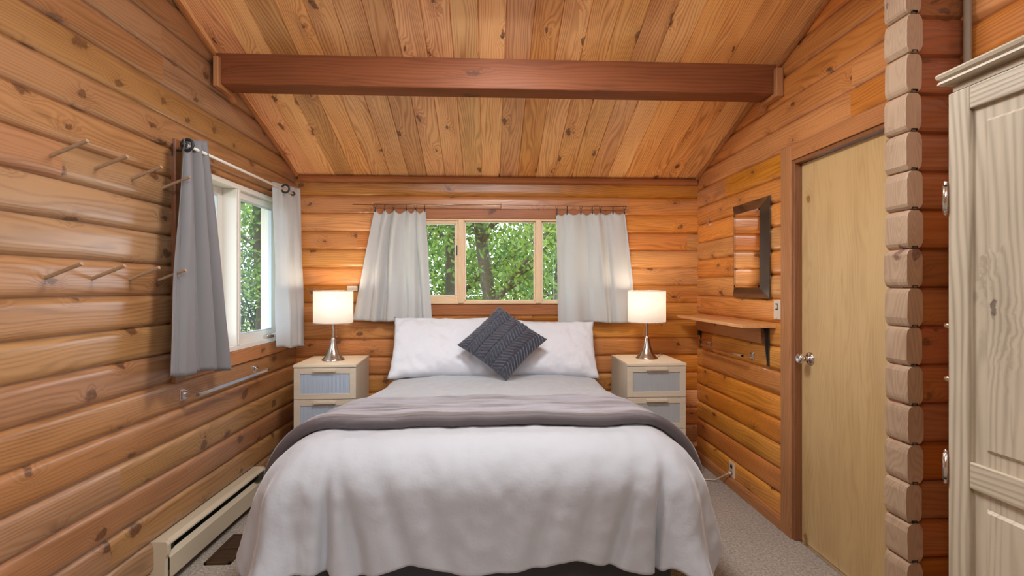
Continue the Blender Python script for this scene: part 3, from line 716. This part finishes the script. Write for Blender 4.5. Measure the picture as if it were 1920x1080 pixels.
# ---------------------------------------------------------------- bedside lamps
def lamp():
    t = thing('table_lamp', (0, 0, 0), 'lit table lamp with white drum shade on the left nightstand', 'lamp', 'bedside lamps')
    mb = MB(); pr = [(0, 0), (.079, 0), (.080, .004), (.070, .014), (.055, .032), (.042, .055), (.031, .085), (.022, .12), (.0165, .150), (.0155, .158), (.012, .162)]
    mb.lathe(pr, seg=40); mb.build('lamp_base', 'nickel', t, smooth=True)
    mb = MB(); mb.lathe([(.010, .158), (.0095, .30), (0.009, .37)], seg=16); mb.lathe([(.0, .37), (.015, .37), (.015, .40), (0, .40)], seg=16); mb.build('lamp_pole', 'nickel', t, smooth=True)
    mb = MB(); mb.lathe([(.138, .268), (.138, .497)], seg=56, sy=.86); s = mb.build('lamp_shade', 'shade', t, smooth=True, solid=.002)
    for za in (.266, .4935): mb = MB(); mb.lathe([(.1385, za), (.1395, za), (.1395, za + .0055), (.1385, za + .0055)], seg=56, sy=.86); mb.build('shade_trim', 'white_plastic', s)
    mb = MB(); mb.tube([(-.137, 0, .478), (.137, 0, .478)], .0015, 6); mb.build('shade_wire', 'white_plastic', s)
    mb = MB(); mb.lathe([(0, .40), (.012, .40), (.014, .42), (.027, .445), (.029, .46), (.022, .478), (0, .484)], seg=18); mb.build('light_bulb', 'bulb', t, smooth=True)
    mb = MB(); mb.tube([(.024, -.01, .39), (.024, -.01, .165 + .015)], .0012, 6); mb.lathe([(0, .165), (.004, .167), (.005, .175), (.003, .183), (0, .184)], (.024, -.01, 0), 10); mb.build('pull_chain', 'chrome', t)
    return t
l1 = lamp(); l2 = dup(l1)
l1.location = (-1.112, 3.74, .8502); l2.location = (1.168, 3.72, .8502); l2.rotation_euler = (0, 0, math.radians(180)); l2['label'] = 'lit table lamp with white drum shade on the right nightstand'
for q in (l1, l2):
    light('lamp_bulb_light', 'POINT', (q.location.x, q.location.y, q.location.z + .455), (0, 0, 0), 15, (1, .82, .62), shadow_soft_size=.035)
    # the glowing shade spreads its light on the wall and table
mb = MB(); mb.tube([(1.22, 3.76, .856), (1.28, 3.80, .857), (1.315, 3.86, .858), (1.34, 3.92, .856), (1.365, 3.955, .84), (1.372, 3.97, .70)], .0035, 8)
tag(mb.build('lamp_cord', 'cord', smooth=True), 'cream lamp cord lying behind the lamp on the right nightstand', 'cord')

# ---------------------------------------------------------------- curtains
def curtain(name, A, B, Cc, Dd, n, amp, mat, label, group, dip=0.0, nclip=0, folds=(), seed=0, nu=220, nv=50, spike=0, parent=None, hemsag=0):
    """A,B top left/right, Cc,Dd bottom left/right"""
    A, B, Cc, Dd = map(Vector, (A, B, Cc, Dd)); mb = MB()
    nrm = (B - A).cross(Cc - A).normalized()
    if nrm.y > 0 and abs(nrm.y) > .5: nrm = -nrm
    if abs(nrm.x) > .5 and nrm.x < 0: nrm = -nrm
    def f(u, v):
        uu = u + .035 * math.sin(2 * PI * u * 1.5 + seed) * 1.0
        uu = u + (uu - u) * math.sin(PI * u)
        top = A.lerp(B, uu); bot = Cc.lerp(Dd, uu); p = top.lerp(bot, v)
        k = .55 + .45 * v
        w = math.sin(2 * PI * n * (u + .03 * nz(v * 1.6, seed)) + seed) + .45 * math.sin(2 * PI * n * 1.9 * u + seed * 2.1 + 1.2 * v) * v
        pl = abs(math.sin(PI * n * (u + .03 * nz(v * 1.6, seed) + .02 * math.sin(3 * v + seed)) + seed * .5))
        w = .45 * w + (2.0 * (pl * pl + .004) ** .27 - 1.2) * .9
        w = w * (.75 + .5 * nz(u * 3, v * 1.2, seed))
        off = amp * k * w + .010 * nz(u * 6, v * 2.5, seed + 5)
        for (c, wd, am, drift) in folds:
            q = (u - c - drift * v) / wd; off += am * math.exp(-q * q) * (.4 + .6 * v)
        p = p + nrm * off
        if nclip:
            cf = abs(math.sin(PI * u * (nclip - 1))); p.z -= dip * cf ** 1.3 * (1 - sm(0, .18, v)); p += nrm * (.012 * (1 - cf) * (1 - sm(0, .2, v)) * -1)
        p.z += .006 * math.sin(u * 9 + seed) * v - hemsag * math.sin(PI * u) * v
        return p
    mb.grid(nu, nv, f)
    o = mb.build(name, mat, parent, smooth=True, solid=.0025)
    tag(o, label, 'curtain', group); o['top'] = 0; del o['top']
    def at(u, v): return f(u, v)
    # stitched hems
    m = MB()
    m.grid(nu, 2, lambda u, v: Vector(f(u, .955 + v * .04)) + nrm * .0022); m.build('hem', mat, o, smooth=True)
    return o, f, nrm
GC = 'satin curtains at the window behind the bed'
c1, f1, nn = curtain('curtain', (-.862, 3.945, 1.966), (-.480, 3.945, 1.972), (-1.02, 3.93, 1.118), (-.425, 3.94, 1.115), 4.5, .036, 'curtain',
    'light grey satin curtain gathered at the left side of the window behind the bed', GC, dip=.035, nclip=6, seed=1.3, folds=((.36, .05, -.03, .02), (.78, .05, .02, -.03)))
def clips(o, f, n):
    for i in range(n):
        u = (i + .0) / (n - 1); p = Vector(f(min(max(u, .01), .99), 0)); m = MB()
        m.torus((p.x, 3.945, 1.992), .010, .0018, 'X' if i % 2 else 'Y', 12, 6); m.tube([(p.x, 3.945, 1.982), (p.x, p.y, p.z - .010)], .003, 6); m.box(p.x - .005, p.x + .005, p.y - .006, p.y + .006, p.z - .016, p.z + .002)
        m.build('curtain_clip', 'black_iron', o)
clips(c1, f1, 6)
c2, f2, nn = curtain('curtain', (.528, 3.945, 1.950), (1.068, 3.945, 1.962), (.540, 3.94, 1.098), (1.152, 3.93, 1.102), 3.5, .026, 'curtain',
    'light grey satin curtain hanging flatter at the right side of the window behind the bed', GC, dip=.022, nclip=7, seed=4.1, folds=((.62, .05, .035, .02), (.74, .03, -.03, .0)))
clips(c2, f2, 7)
rd = thing('curtain_rod', (0.1, 3.945, 1.992), 'thin brass curtain rod above the window behind the bed', 'curtain rod')
mb = MB(); mb.tube([(-1.03, 3.945, 2.003), (1.09, 3.945, 2.003)], .0035, 8); mb.build('rod', 'brass', rd, smooth=True)
mb = MB(); mb.tube([(-.87, 3.965, 2.012), (.10, 3.965, 2.012)], .003, 8); mb.build('inner_rod', 'nickel', rd, smooth=True)
for x in (-.88, .10, 1.085):
    m = MB(); m.tube([(x, 4.012, 2.0), (x, 3.945, 1.998), (x, 3.940, 2.006)], .003, 8); m.tube([(x, 3.953, 1.985), (x, 3.953, 2.022)], .0025, 6); m.build('rod_bracket', 'brass', rd)
GL = 'curtains at the left wall window'
XL = -1.474
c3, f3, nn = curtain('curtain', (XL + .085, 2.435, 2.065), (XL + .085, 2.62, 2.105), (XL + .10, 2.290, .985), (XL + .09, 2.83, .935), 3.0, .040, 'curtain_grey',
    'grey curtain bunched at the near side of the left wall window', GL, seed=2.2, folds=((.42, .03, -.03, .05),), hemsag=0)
def rings(o, ys, c=2.043, x=XL + .095):
    for y in ys:
        m = MB(); m.torus((x, y, c), .026, .007, 'Y', 20, 8); m.build('grommet', 'black_iron', o, smooth=True)
rings(c3, (2.47,)); turn(c3)
c4, f4, nn = curtain('curtain', (XL + .085, 3.40, 2.06), (XL + .085, 3.85, 2.10), (XL + .09, 3.455, .975), (XL + .09, 3.92, .925), 1.2, .014, 'curtain_pale',
    'pale curtain hanging flat at the far side of the left wall window, by the corner', GL, seed=.4)
rings(c4, (3.53,), 2.04, XL + .115); turn(c4)
rd = thing('curtain_rod', (XL + .09, 3.1, 2.04), 'dark-ended white curtain rod along the left wall window', 'curtain rod')
mb = MB(); mb.tube([(XL + .095, 2.445, 2.04), (XL + .095, 3.70, 2.04)], .0075, 12); mb.build('rod', 'white_frame', rd, smooth=True)
for y0, y1 in ((2.43, 2.46), (3.70, 3.73)):
    m = MB(); m.tube([(XL + .095, y0, 2.04), (XL + .095, (y0 + y1) / 2, 2.04), (XL + .095, y1, 2.04)], [.010, .016, .010], 14); m.build('finial', 'black_iron', rd, smooth=True)
for y in (2.52, 3.70):
    m = MB(); m.tube([(XL, y, 2.03), (XL + .095, y, 2.03)], .006, 8); m.box(XL, XL + .006, y - .014, y + .014, 2.0, 2.06); m.build('rod_bracket', 'black_iron', rd)
turn(rd)

# ---------------------------------------------------------------- coat pegs on the left wall
lab = ['leftmost', 'second from left', 'third from left', 'rightmost, before the curtain']
for row, (ys, z) in enumerate((((1.852, 2.048, 2.241, 2.442), 1.834), ((1.829, 2.030, 2.229, 2.415), 1.409))):
    for i, y in enumerate(ys):
        m = MB(); a = random.uniform(-.006, .006); m.tube([(XL - .015, y, z - .005), (XL + .130, y - .014 + a, z + .047 + a)], .0068, 14)
        o = m.build('coat_peg', 'peg', smooth=False, bevel=.001)
        tag(o, 'thin wooden coat peg, %s row on the left wall, %s' % (('upper', 'lower')[row], lab[i]), 'coat peg', 'coat pegs on the left log wall'); turn(o)

# towel bar on the left wall
tb = thing('towel_bar', (XL, 2.96, .845), 'square chrome towel bar on the left log wall below the window', 'towel bar')
for y in (2.585, 3.335):
    m = MB(); m.box(XL - .004, XL + .010, y - .024, y + .024, .822, .876); m.box(XL + .010, XL + .018, y - .018, y + .018, .828, .870); m.build('wall_plate', 'chrome', tb, bevel=.003)
    m = MB(); m.box(XL + .018, XL + .088, y - .008, y + .008, .838, .858); m.build('post', 'chrome', tb, bevel=.001)
m = MB(); m.box(XL + .072, XL + .088, 2.577, 3.343, .840, .856); m.build('bar', 'chrome', tb, bevel=.001); turn(tb)

# baseboard heater
ht = thing('baseboard_heater', (XL + .04, 2.87, 0), 'long beige electric baseboard heater on the floor along the left wall', 'heater')
HX0 = XL + .003
m = MB(); m.prism([(HX0, .22), (HX0 + .006, .226), (HX0 + .06, .226), (HX0 + .078, .212), (HX0 + .078, .205), (HX0 + .058, .218), (HX0 + .010, .218), (HX0 + .010, .02), (HX0, .02)], 'Y', 2.40, 3.335); m.build('back_panel', 'heater', ht)
m = MB(); m.prism([(HX0 + .060, .168), (HX0 + .074, .150), (HX0 + .078, .146), (HX0 + .078, .052), (HX0 + .068, .042), (HX0 + .066, .046), (HX0 + .075, .055), (HX0 + .075, .143), (HX0 + .058, .163)], 'Y', 2.403, 3.332); m.build('front_panel', 'heater', ht)
m = MB()
for i in range(90): m.box(HX0 + .014, HX0 + .058, 2.44 + i * .0098, 2.4408 + i * .0098, .07, .19)
m.tube([(HX0 + .036, 2.41, .13), (HX0 + .036, 3.33, .13)], .008, 8); m.build('heating_fins', 'heater_fin', ht)
for y0, y1 in ((2.380, 2.403), (3.332, 3.352)):
    m = MB(); m.prism([(HX0, .228), (HX0 + .072, .228), (HX0 + .082, .214), (HX0 + .082, .17), (HX0 + .070, .155), (HX0 + .070, .03), (HX0 + .06, .0), (HX0, 0)], 'Y', y0, y1); m.build('end_cap', 'heater', ht, bevel=.002)
m = MB(); m.box(HX0 + .02, HX0 + .03, 2.37, 2.381, .03, .045); m.build('knob', 'dark', ht, bevel=.002)
for ya, yb in ((2.403, 2.45), (3.24, 3.33)): m = MB(); m.box(HX0 + .04, HX0 + .066, ya, yb, .17, .208); m.build('grille_cover', 'heater_fin', ht); turn(ht)

# floor vent
vt = thing('floor_vent', (-1.34, 2.75, .0), 'small brown metal floor vent in the carpet beside the heater', 'floor vent')
m = MB(); x0, x1, y0, y1 = -1.405, -1.275, 2.60, 2.90
for b in ((x0, x1, y0, y0 + .014), (x0, x1, y1 - .014, y1), (x0, x0 + .014, y0, y1), (x1 - .014, x1, y0, y1), (x0, x1, 2.742, 2.754)): m.box(*b, .0, .012)
m.build('vent_frame', 'vent', vt, bevel=.002)
m = MB()
for i in range(22): y = y0 + .02 + i * .0122; m.hexa([(x0 + .014, y, .001), (x1 - .014, y, .001), (x1 - .014, y + .002, .001), (x0 + .014, y + .002, .001), (x0 + .014, y + .004, .009), (x1 - .014, y + .004, .009), (x1 - .014, y + .006, .009), (x0 + .014, y + .006, .009)])
m.build('louvres', 'vent', vt)
m = MB(); m.box(x0 + .01, x1 - .01, y0 + .01, y1 - .01, .0002, .001); m.build('duct_opening', 'dark', vt)

# ---------------------------------------------------------------- right wall items
XR = 1.67
mr = thing('wall_mirror', (XR - .01, 3.175, 1.31), 'dark glossy framed rectangular mirror on the right log wall beside the door', 'mirror')
ya, yb, za, zb = 2.945, 3.395, 1.308, 1.918; fw = .066
def framebar(m, p, q, nin):   # outer points p,q ; inner direction; outer edge stands proud, inner edge lies low
    (y0, z0), (y1, z1) = p, q
    (iy0, iz0), (iy1, iz1) = nin
    a = [(XR, y0, z0), (XR, y1, z1), (XR, iy1, iz1), (XR, iy0, iz0)]
    b = [(XR - .012, y0, z0), (XR - .012, y1, z1), (XR - .038, iy1, iz1), (XR - .038, iy0, iz0)]
    m.hexa(a + b)
O = [(ya, za), (yb, za), (yb, zb), (ya, zb)]; I = [(ya + fw, za + fw), (yb - fw, za + fw), (yb - fw, zb - fw), (ya + fw, zb - fw)]
for i in range(4):
    m = MB(); j = (i + 1) % 4; framebar(m, O[i], O[j], (I[i], I[j])); m.build('frame_side', 'mirror_frame', mr, bevel=.002)
m = MB(); m.box(XR - .035, XR - .009, ya + fw - .004, yb - fw + .004, za + fw - .004, zb - fw + .004); m.build('mirror_glass', 'mirror', mr)
m = MB(); q = .012
for (a, b, c, d) in ((ya + fw, ya + fw + q, za + fw, zb - fw), (yb - fw - q, yb - fw, za + fw, zb - fw), (ya + fw, yb - fw, za + fw, za + fw + q), (ya + fw, yb - fw, zb - fw - q, zb - fw)): m.box(XR - .0365, XR - .034, a, b, c, d)
m.build('bevelled_edge', 'mirror', mr)

sw = thing('light_switch', (XR, 2.876, 1.245), 'cream light switch plate on the right log wall next to the door casing', 'light switch')
m = MB(); m.box(XR - .008, XR + .002, 2.842, 2.910, 1.19, 1.30); m.build('switch_plate', 'ivory', sw, bevel=.003)
m = MB(); m.box(XR - .0095, XR - .007, 2.864, 2.888, 1.245, 1.282); m.build('dimmer_slot', 'vent', sw)
m = MB(); m.box(XR - .014, XR - .008, 2.868, 2.884, 1.252, 1.275); m.box(XR - .010, XR - .008, 2.862, 2.890, 1.205, 1.238); m.build('toggle', 'ivory', sw, bevel=.001)
for z in (1.292, 1.197): m = MB(); m.tube([(XR - .009, 2.876, z), (XR - .0075, 2.876, z)], .003, 8); m.build('screw', 'nickel', sw)

ou = thing('wall_outlet', (XR, 3.43, .125), 'cream two-socket wall outlet low on the right log wall', 'outlet')
m = MB(); m.box(XR - .008, XR + .002, 3.392, 3.462, .075, .178); m.build('outlet_plate', 'ivory', ou, bevel=.003)
for z in (.148, .105):
    m = MB(); m.tube([(XR - .010, 3.427, z), (XR - .0075, 3.427, z)], .015, 16); m.build('socket', 'vent', ou)
m = MB(); m.tube([(XR - .010, 3.427, .105), (XR - .03, 3.43, .10), (XR - .04, 3.47, .07), (XR - .07, 3.53, .02), (XR - .12, 3.57, .007), (XR - .19, 3.56, .006), (XR - .22, 3.62, .006), (XR - .19, 3.72, .006), (XR - .23, 3.90, .006)], .0045, 8)
m.box(XR - .028, XR - .010, 3.415, 3.439, .095, .115)
tag(m.build('power_cord', 'cord', smooth=True), 'cream power cord plugged into the wall outlet and trailing onto the carpet', 'cord')

sh = thing('wall_shelf', (XR - .1, 3.4, 1.15), 'narrow wooden shelf on black iron brackets on the right log wall under the mirror', 'shelf')
m = MB(); m.box(XR - .20, XR, 2.895, 3.915, 1.138, 1.157); m.build('shelf_board', 'shelf', sh, bevel=.002)
m = MB(); m.box(XR - .018, XR + .003, 3.03, 4.0, 1.035, 1.138); m.build('cleat_board', 'trim_y', sh, bevel=.002)
for y, top in ((2.975, 1.138), (3.945, 1.035)):
    m = MB(); m.box(XR - .008, XR + .002, y - .011, y + .011, .905, top)
    if top > 1.1:
        m.box(XR - .17, XR - .008, y - .011, y + .011, top - .007, top); m.hexa([(XR - .012, y - .004, .93), (XR - .006, y - .004, .93), (XR - .006, y + .004, .93), (XR - .012, y + .004, .93), (XR - .034, y - .004, top - .007), (XR - .006, y - .004, top - .007), (XR - .006, y + .004, top - .007), (XR - .034, y + .004, top - .007)])
    else:
        m.box(XR - .026, XR - .008, y - .011, y + .011, 1.0, top)
    m.build('shelf_bracket', 'black_iron', sh, bevel=.002)

t2 = thing('towel_bar', (XR, 3.45, .94), 'chrome towel bar on the right log wall below the wooden shelf', 'towel bar')
for y in (3.155, 3.78):
    m = MB(); m.box(XR - .008, XR + .003, y - .022, y + .022, .918, .968); m.box(XR - .015, XR - .008, y - .017, y + .017, .923, .963); m.build('wall_plate', 'chrome', t2, bevel=.003)
    m = MB(); m.box(XR - .078, XR - .015, y - .007, y + .007, .935, .952); m.build('post', 'chrome', t2, bevel=.001)
m = MB(); m.box(XR - .078, XR - .064, 3.148, 3.787, .936, .951); m.build('bar', 'chrome', t2, bevel=.001)
hk = MB(); hk.tube([(XR, 3.86, .97), (XR - .03, 3.86, .965), (XR - .045, 3.86, .98), (XR - .048, 3.86, 1.0)], .003, 8); hk.lathe([(0, -.005), (.005, 0), (0, .006)], (XR - .048, 3.86, 1.0), 10)
tag(hk.build('wall_hook', 'brass', smooth=True), 'small brass hook on the right log wall near the corner, above the towel bar', 'hook')
hk = MB(); hk.box(XR - .006, XR + .002, 3.795, 3.812, 1.84, 1.905); hk.tube([(XR, 3.803, 1.865), (XR - .025, 3.803, 1.86), (XR - .030, 3.803, 1.875)], .003, 8)
tag(hk.build('wall_hook', 'nickel', smooth=False), 'small metal hook high on the right log wall, between the corner and the mirror', 'hook')
hk = MB(); hk.box(-1.085, -1.005, 4.004, 4.02, 1.345, 1.385); hk.tube([(-1.045, 4.006, 1.370), (-1.045, 3.998, 1.370)], .004, 8)
tag(hk.build('wall_plate', 'ivory', bevel=.003), 'small cream plate on the back log wall above the left bedside lamp', 'plate')
cw = MB(); cw.tube([(-1.44, 4.0, 1.248), (-1.35, 3.998, 1.246), (-1.25, 3.998, 1.248), (-1.12, 4.0, 1.245)], .0018, 6)
tag(cw.build('thin_wire', 'ivory'), 'thin pale wire along the back log wall behind the left bedside lamp', 'wire')
# conduit
cn = thing('conduit_pipe', (1.655, 1.695, 0), 'upright tan conduit strip in the corner behind the wardrobe', 'conduit')
m = MB(); m.tube([(1.652, 1.690, 0.0), (1.652, 1.690, ceil_z(1.69) - .01)], .012, 12); m.build('pipe', 'conduit', cn, smooth=True)

# ---------------------------------------------------------------- wardrobe
wd = thing('wardrobe', (1.38, .58, 0), 'whitewashed pine wardrobe with panelled doors at the right edge, by the log wall', 'wardrobe')
XF, YF, YN, ZT = 1.10, 1.175, -.02, 1.842
m = MB(); m.box(XF + .026, XR - .02, YN, YN + .02, .06, ZT); m.box(XF + .026, XR - .02, YF - .022, YF - .002, .06, ZT); m.box(XR - .03, XR - .02, YN, YF, .06, ZT); m.box(XF + .026, XR - .03, YN, YF, .06, .085); m.box(XF + .026, XR - .03, YN + .02, YF - .02, ZT - .02, ZT)
m.build('carcass', 'ward_z', wd, bevel=.002)
m = MB(); m.box(XF + .03, XR - .02, YN + .01, YF - .01, 0, .06); m.build('plinth', 'ward_y', wd, bevel=.002)
# crown moulding: profile runs along the front and both ends
def crown():
    m = MB(); pr = [(.006, ZT), (.006, ZT + .010), (.014, ZT + .012), (.014, ZT + .018), (-.010, ZT + .019), (-.015, ZT + .023), (-.013, ZT + .029), (-.009, ZT + .031), (-.015, ZT + .036), (-.018, ZT + .043), (-.015, ZT + .048), (0.0, ZT + .050)]
    rows = []
    for (d, z) in [(-q[0], q[1]) for q in pr]:
        rows.append([m.vert(p) for p in ((XR - .02, YF + d, z), (XF - d, YF + d, z), (XF - d, YN - d, z), (XR - .02, YN - d, z))])
    for a, b in zip(rows, rows[1:]):
        for i in range(3): m.f.append([a[i], a[i + 1], b[i + 1], b[i]])
    m.f.append(rows[-1]); m.f.append(rows[0])
    return m
crown().build('crown_moulding', 'ward_y', wd, fix=True)
def wdoor(y0, y1, hinge):
    st = .053; x0, x1 = XF, XF + .022
    m = MB(); m.box(x0, x1, y0, y0 + st, .085, ZT - .003); m.box(x0, x1, y1 - st, y1, .085, ZT - .003); d = m.build('door', 'ward_z', wd, bevel=.0025)
    for za, zb in ((ZT - .056, ZT - .003), (.918, .978), (.085, .17)):
        m = MB(); m.box(x0 + .0005, x1 - .001, y0 + st, y1 - st, za, zb); m.build('rail', 'ward_y', d, bevel=.0025)
    for za, zb in ((.978, ZT - .056), (.17, .918)):
        m = MB(); ay, by = y0 + st, y1 - st; i = .034
        xr, xq = x0 + .010, x0 + .004
        a = [(xr, ay, za), (xr, by, za), (xr, by, zb), (xr, ay, zb)]; b = [(xr, ay + i, za + i), (xr, by - i, za + i), (xr, by - i, zb - i), (xr, ay + i, zb - i)]
        c = [(xq, ay + i + .006, za + i + .006), (xq, by - i - .006, za + i + .006), (xq, by - i - .006, zb - i - .006), (xq, ay + i + .006, zb - i - .006)]
        for P, Q in ((a, b), (b, c)):
            for k in range(4): j = (k + 1) % 4; m.quad(P[k], P[j], Q[j], Q[k])
        m.quad(*c); m.quad(*[(x1 - .004, p[1], p[2]) for p in a]); m.build('panel', 'ward_panel', d)
    yk = y0 + st / 2 if hinge > 0 else y1 - st / 2
    m = MB(); lathe_x(m, [(0, 0), (.008, 0), (.007, .012), (.013, .020), (.014, .028), (0, .032)], (x0, yk, 1.05)); m.build('knob', 'ward_z', d, smooth=True)
    yh = y1 + .004 if hinge > 0 else y0 - .004
    for z in (.948, 1.592, .25):
        m = MB(); m.tube([(x0 - .003, yh, z - .030), (x0 - .003, yh, z + .030)], .0055, 10); m.lathe([(0, -.042), (.004, -.038), (.003, -.033), (.006, -.030)], (x0 - .003, yh, z), 10); m.lathe([(.006, .030), (.003, .033), (.004, .038), (0, .042)], (x0 - .003, yh, z), 10)
        m.build('hinge', 'nickel', d, smooth=True)
wdoor(.580, YF, 1); wdoor(YN, .576, -1)
for z in (1.282, 1.150):
    m = MB(); m.tube([(XF + .045, YF - .004, z), (XF + .045, YF + .052, z)], .0065, 12); m.tube([(XF + .045, YF + .040, z), (XF + .045, YF + .053, z)], .0072, 12); m.build('side_peg', 'brass', wd, smooth=True)
# ---------------------------------------------------------------- added ceiling lamp for fill light, out of view
cl = thing('ceiling_light', (.1, 1.95, 2.78), 'round opal ceiling lamp hanging above the foot of the bed', 'lamp')
m = MB(); m.lathe([(0, 2.80), (.26, 2.80), (.30, 2.79), (.30, 2.75), (.285, 2.75), (.285, 2.78), (0, 2.78)], (.1, 1.95, 0), 32); m.build('lamp_bowl', 'white_frame', cl, smooth=False)
m = MB(); m.tube([(.1, 1.95, 2.80), (.1, 1.95, ceil_z(1.95) - .002)], .01, 10); m.build('rod', 'nickel', cl)

# ---------------------------------------------------------------- outside
m = MB(); m.grid(40, 40, lambda u, v: (-30 + 60 * u, -10 + 50 * v, -.9 + .25 * nz(u * 8, v * 8)))
struct(m.build('ground', 'ground', smooth=True))
def leaves(name, mat, centers, n, spread, size, parent):
    c = np.array(centers); k = rng.integers(0, len(c), n)
    P = c[k] + rng.normal(0, 1, (n, 3)) * np.array(spread)
    a = rng.normal(0, 1, (n, 3)); a /= np.linalg.norm(a, axis=1)[:, None]
    b = rng.normal(0, 1, (n, 3)); b -= (a * b).sum(1)[:, None] * a; b /= np.linalg.norm(b, axis=1)[:, None]
    s = (size * rng.uniform(.6, 1.3, n))[:, None]
    V = np.stack([P - a * s, P + b * s * .45, P + a * s, P - b * s * .45], 1).reshape(-1, 3)
    me = bpy.data.meshes.new(name); me.vertices.add(4 * n); me.vertices.foreach_set('co', V.astype(np.float32).ravel())
    me.loops.add(4 * n); me.loops.foreach_set('vertex_index', np.arange(4 * n, dtype=np.int32))
    me.polygons.add(n); me.polygons.foreach_set('loop_start', np.arange(0, 4 * n, 4, dtype=np.int32)); me.polygons.foreach_set('loop_total', np.full(n, 4, dtype=np.int32))
    me.update(calc_edges=True); me.materials.append(M[mat]); o = bpy.data.objects.new(name, me); COL.objects.link(o); o.parent = parent
    if parent: o.matrix_parent_inverse = Matrix.Translation(-parent.location)
    return o
def tree_build(*a, **k):
    R = random.Random(k.get('seedv', 0)); nleaf = a[6]; mat = a[5]; base = Vector(a[0])
    t = thing('tree', base, a[4], 'tree', a[7]); m = MB(); tips = []
    def grow(p, d, L, r, lev):
        pts = [p.copy()]; rad = [r]; n = 7
        for i in range(n):
            d = (d + Vector((R.uniform(-.15, .15), R.uniform(-.15, .15), R.uniform(-.05, .10)))).normalized(); p = p + d * L / n; pts.append(p.copy()); rad.append(r * (1 - .7 * (i + 1) / n))
            if lev > 0 or i > 2: tips.append(tuple(p))
            if lev < 2 and (i > 0 or lev):
                for _ in range(2 if lev == 0 else 1):
                    q = R.uniform(0, 2 * PI); bd = (d * .5 + Vector((math.cos(q), math.sin(q), R.uniform(.0, .5)))).normalized(); grow(p, bd, L * R.uniform(.22, .40), rad[-1] * .42, lev + 1)
        m.tube(pts, rad, 8 if lev == 0 else 5, False)
    grow(base, Vector(a[2]).normalized(), a[1], a[3], 0)
    m.build('trunk', 'bark', t, smooth=True, fix=False)
    tips += [(base.x + R.uniform(-1.6, 1.6), base.y + R.uniform(-1.0, 1.4), R.uniform(.2, 3.6)) for _ in range(60)]
    leaves('foliage', mat, tips, nleaf, (.26, .26, .22), k.get('size', .05), t)
    return t
GT = 'trees outside the windows'
T = [((-.55, 9.0, -.9), 7, (.03, 0, 1), .17, 'thick-trunked leafy tree outside, left in the middle pane of the back window', 'leaf', 15000),
     ((.05, 8.2, -.9), 7, (.13, .0, 1), .13, 'dark leaning trunk of a leafy tree outside, in the middle of the back window', 'leaf', 13000),
     ((1.05, 10.5, -.9), 7, (.10, 0, 1), .12, 'slender leafy tree outside, seen at the right mullion of the back window', 'leaf', 15000),
     ((-1.55, 8.4, -.9), 7, (-.12, 0, 1), .10, 'leafy tree with low branches outside the left pane of the back window', 'leaf', 15000),
     ((2.3, 11.5, -.9), 8, (0, 0, 1), .15, 'leafy tree outside, behind the right curtain of the back window', 'leaf_dark', 15000),
     ((-6.0, 8.6, -.9), 7, (0, 0, 1), .15, 'leafy tree outside the far pane of the left window', 'leaf', 15000),
     ((-4.4, 10.0, -.9), 7, (.05, 0, 1), .12, 'leafy tree outside beyond the left corner of the cabin', 'leaf', 14000),
     ((-7.6, 11.0, -.9), 8, (0, 0, 1), .15, 'tall leafy tree outside, far beyond the left window', 'leaf_dark', 15000),
     ((-8.0, 7.0, -.9), 7, (0, 0, 1), .14, 'leafy tree outside the near pane of the left window', 'leaf', 15000)]
for i, a in enumerate(T): tree_build(*a, GT, seedv=i + 3)
def bush(c, r, n, label, mat):
    t = thing('bush', (c[0], c[1], -.9), label, 'bush', 'bushes outside the windows'); R = random.Random(int(c[0] * 10 + 500))
    cs = []
    for _ in range(160):
        q = Vector((R.gauss(0, 1), R.gauss(0, 1), R.gauss(0, 1))).normalized() * R.uniform(.3, 1) ; cs.append((c[0] + q.x * r[0], c[1] + q.y * r[1], max(-.8, c[2] + q.z * r[2])))
    m = MB()
    for i in range(7): a = i * .9; m.tube([(c[0], c[1], -.95), (c[0] + .4 * r[0] * math.cos(a), c[1] + .3 * r[1] * math.sin(a), c[2]), (c[0] + .7 * r[0] * math.cos(a), c[1] + .5 * r[1] * math.sin(a), c[2] + r[2] * .7)], [.04, .025, .01], 6)
    m.build('stems', 'bark', t)
    leaves('foliage', mat, cs, n, (.2, .2, .18), .06, t)
for c, r, n, lab_, mat in (((-1.6, 13.5, 1.4), (2.4, 1.2, 2.4), 15000, 'broad green bush beyond the trees, left of the back window', 'leaf'), ((1.6, 14.0, 1.2), (2.4, 1.2, 2.3), 14000, 'broad green bush beyond the trees, right of the back window', 'leaf'),
        ((-5.5, 13.5, 1.4), (2.6, 1.3, 2.4), 14000, 'broad green bush beyond the trees outside the left corner', 'leaf_dark'), ((-9.8, 12.5, 1.2), (2.6, 1.4, 2.4), 14000, 'broad green bush far outside the left window', 'leaf'),
        ((-9.5, 9.0, .6), (1.8, 1.3, 1.5), 12000, 'low green bush outside the left window', 'leaf_dark'), ((-.2, 9.8, -.1), (1.4, .6, .8), 9000, 'low green bush between the tree trunks behind the back window', 'leaf')):
    bush(c, r, n, lab_, mat)
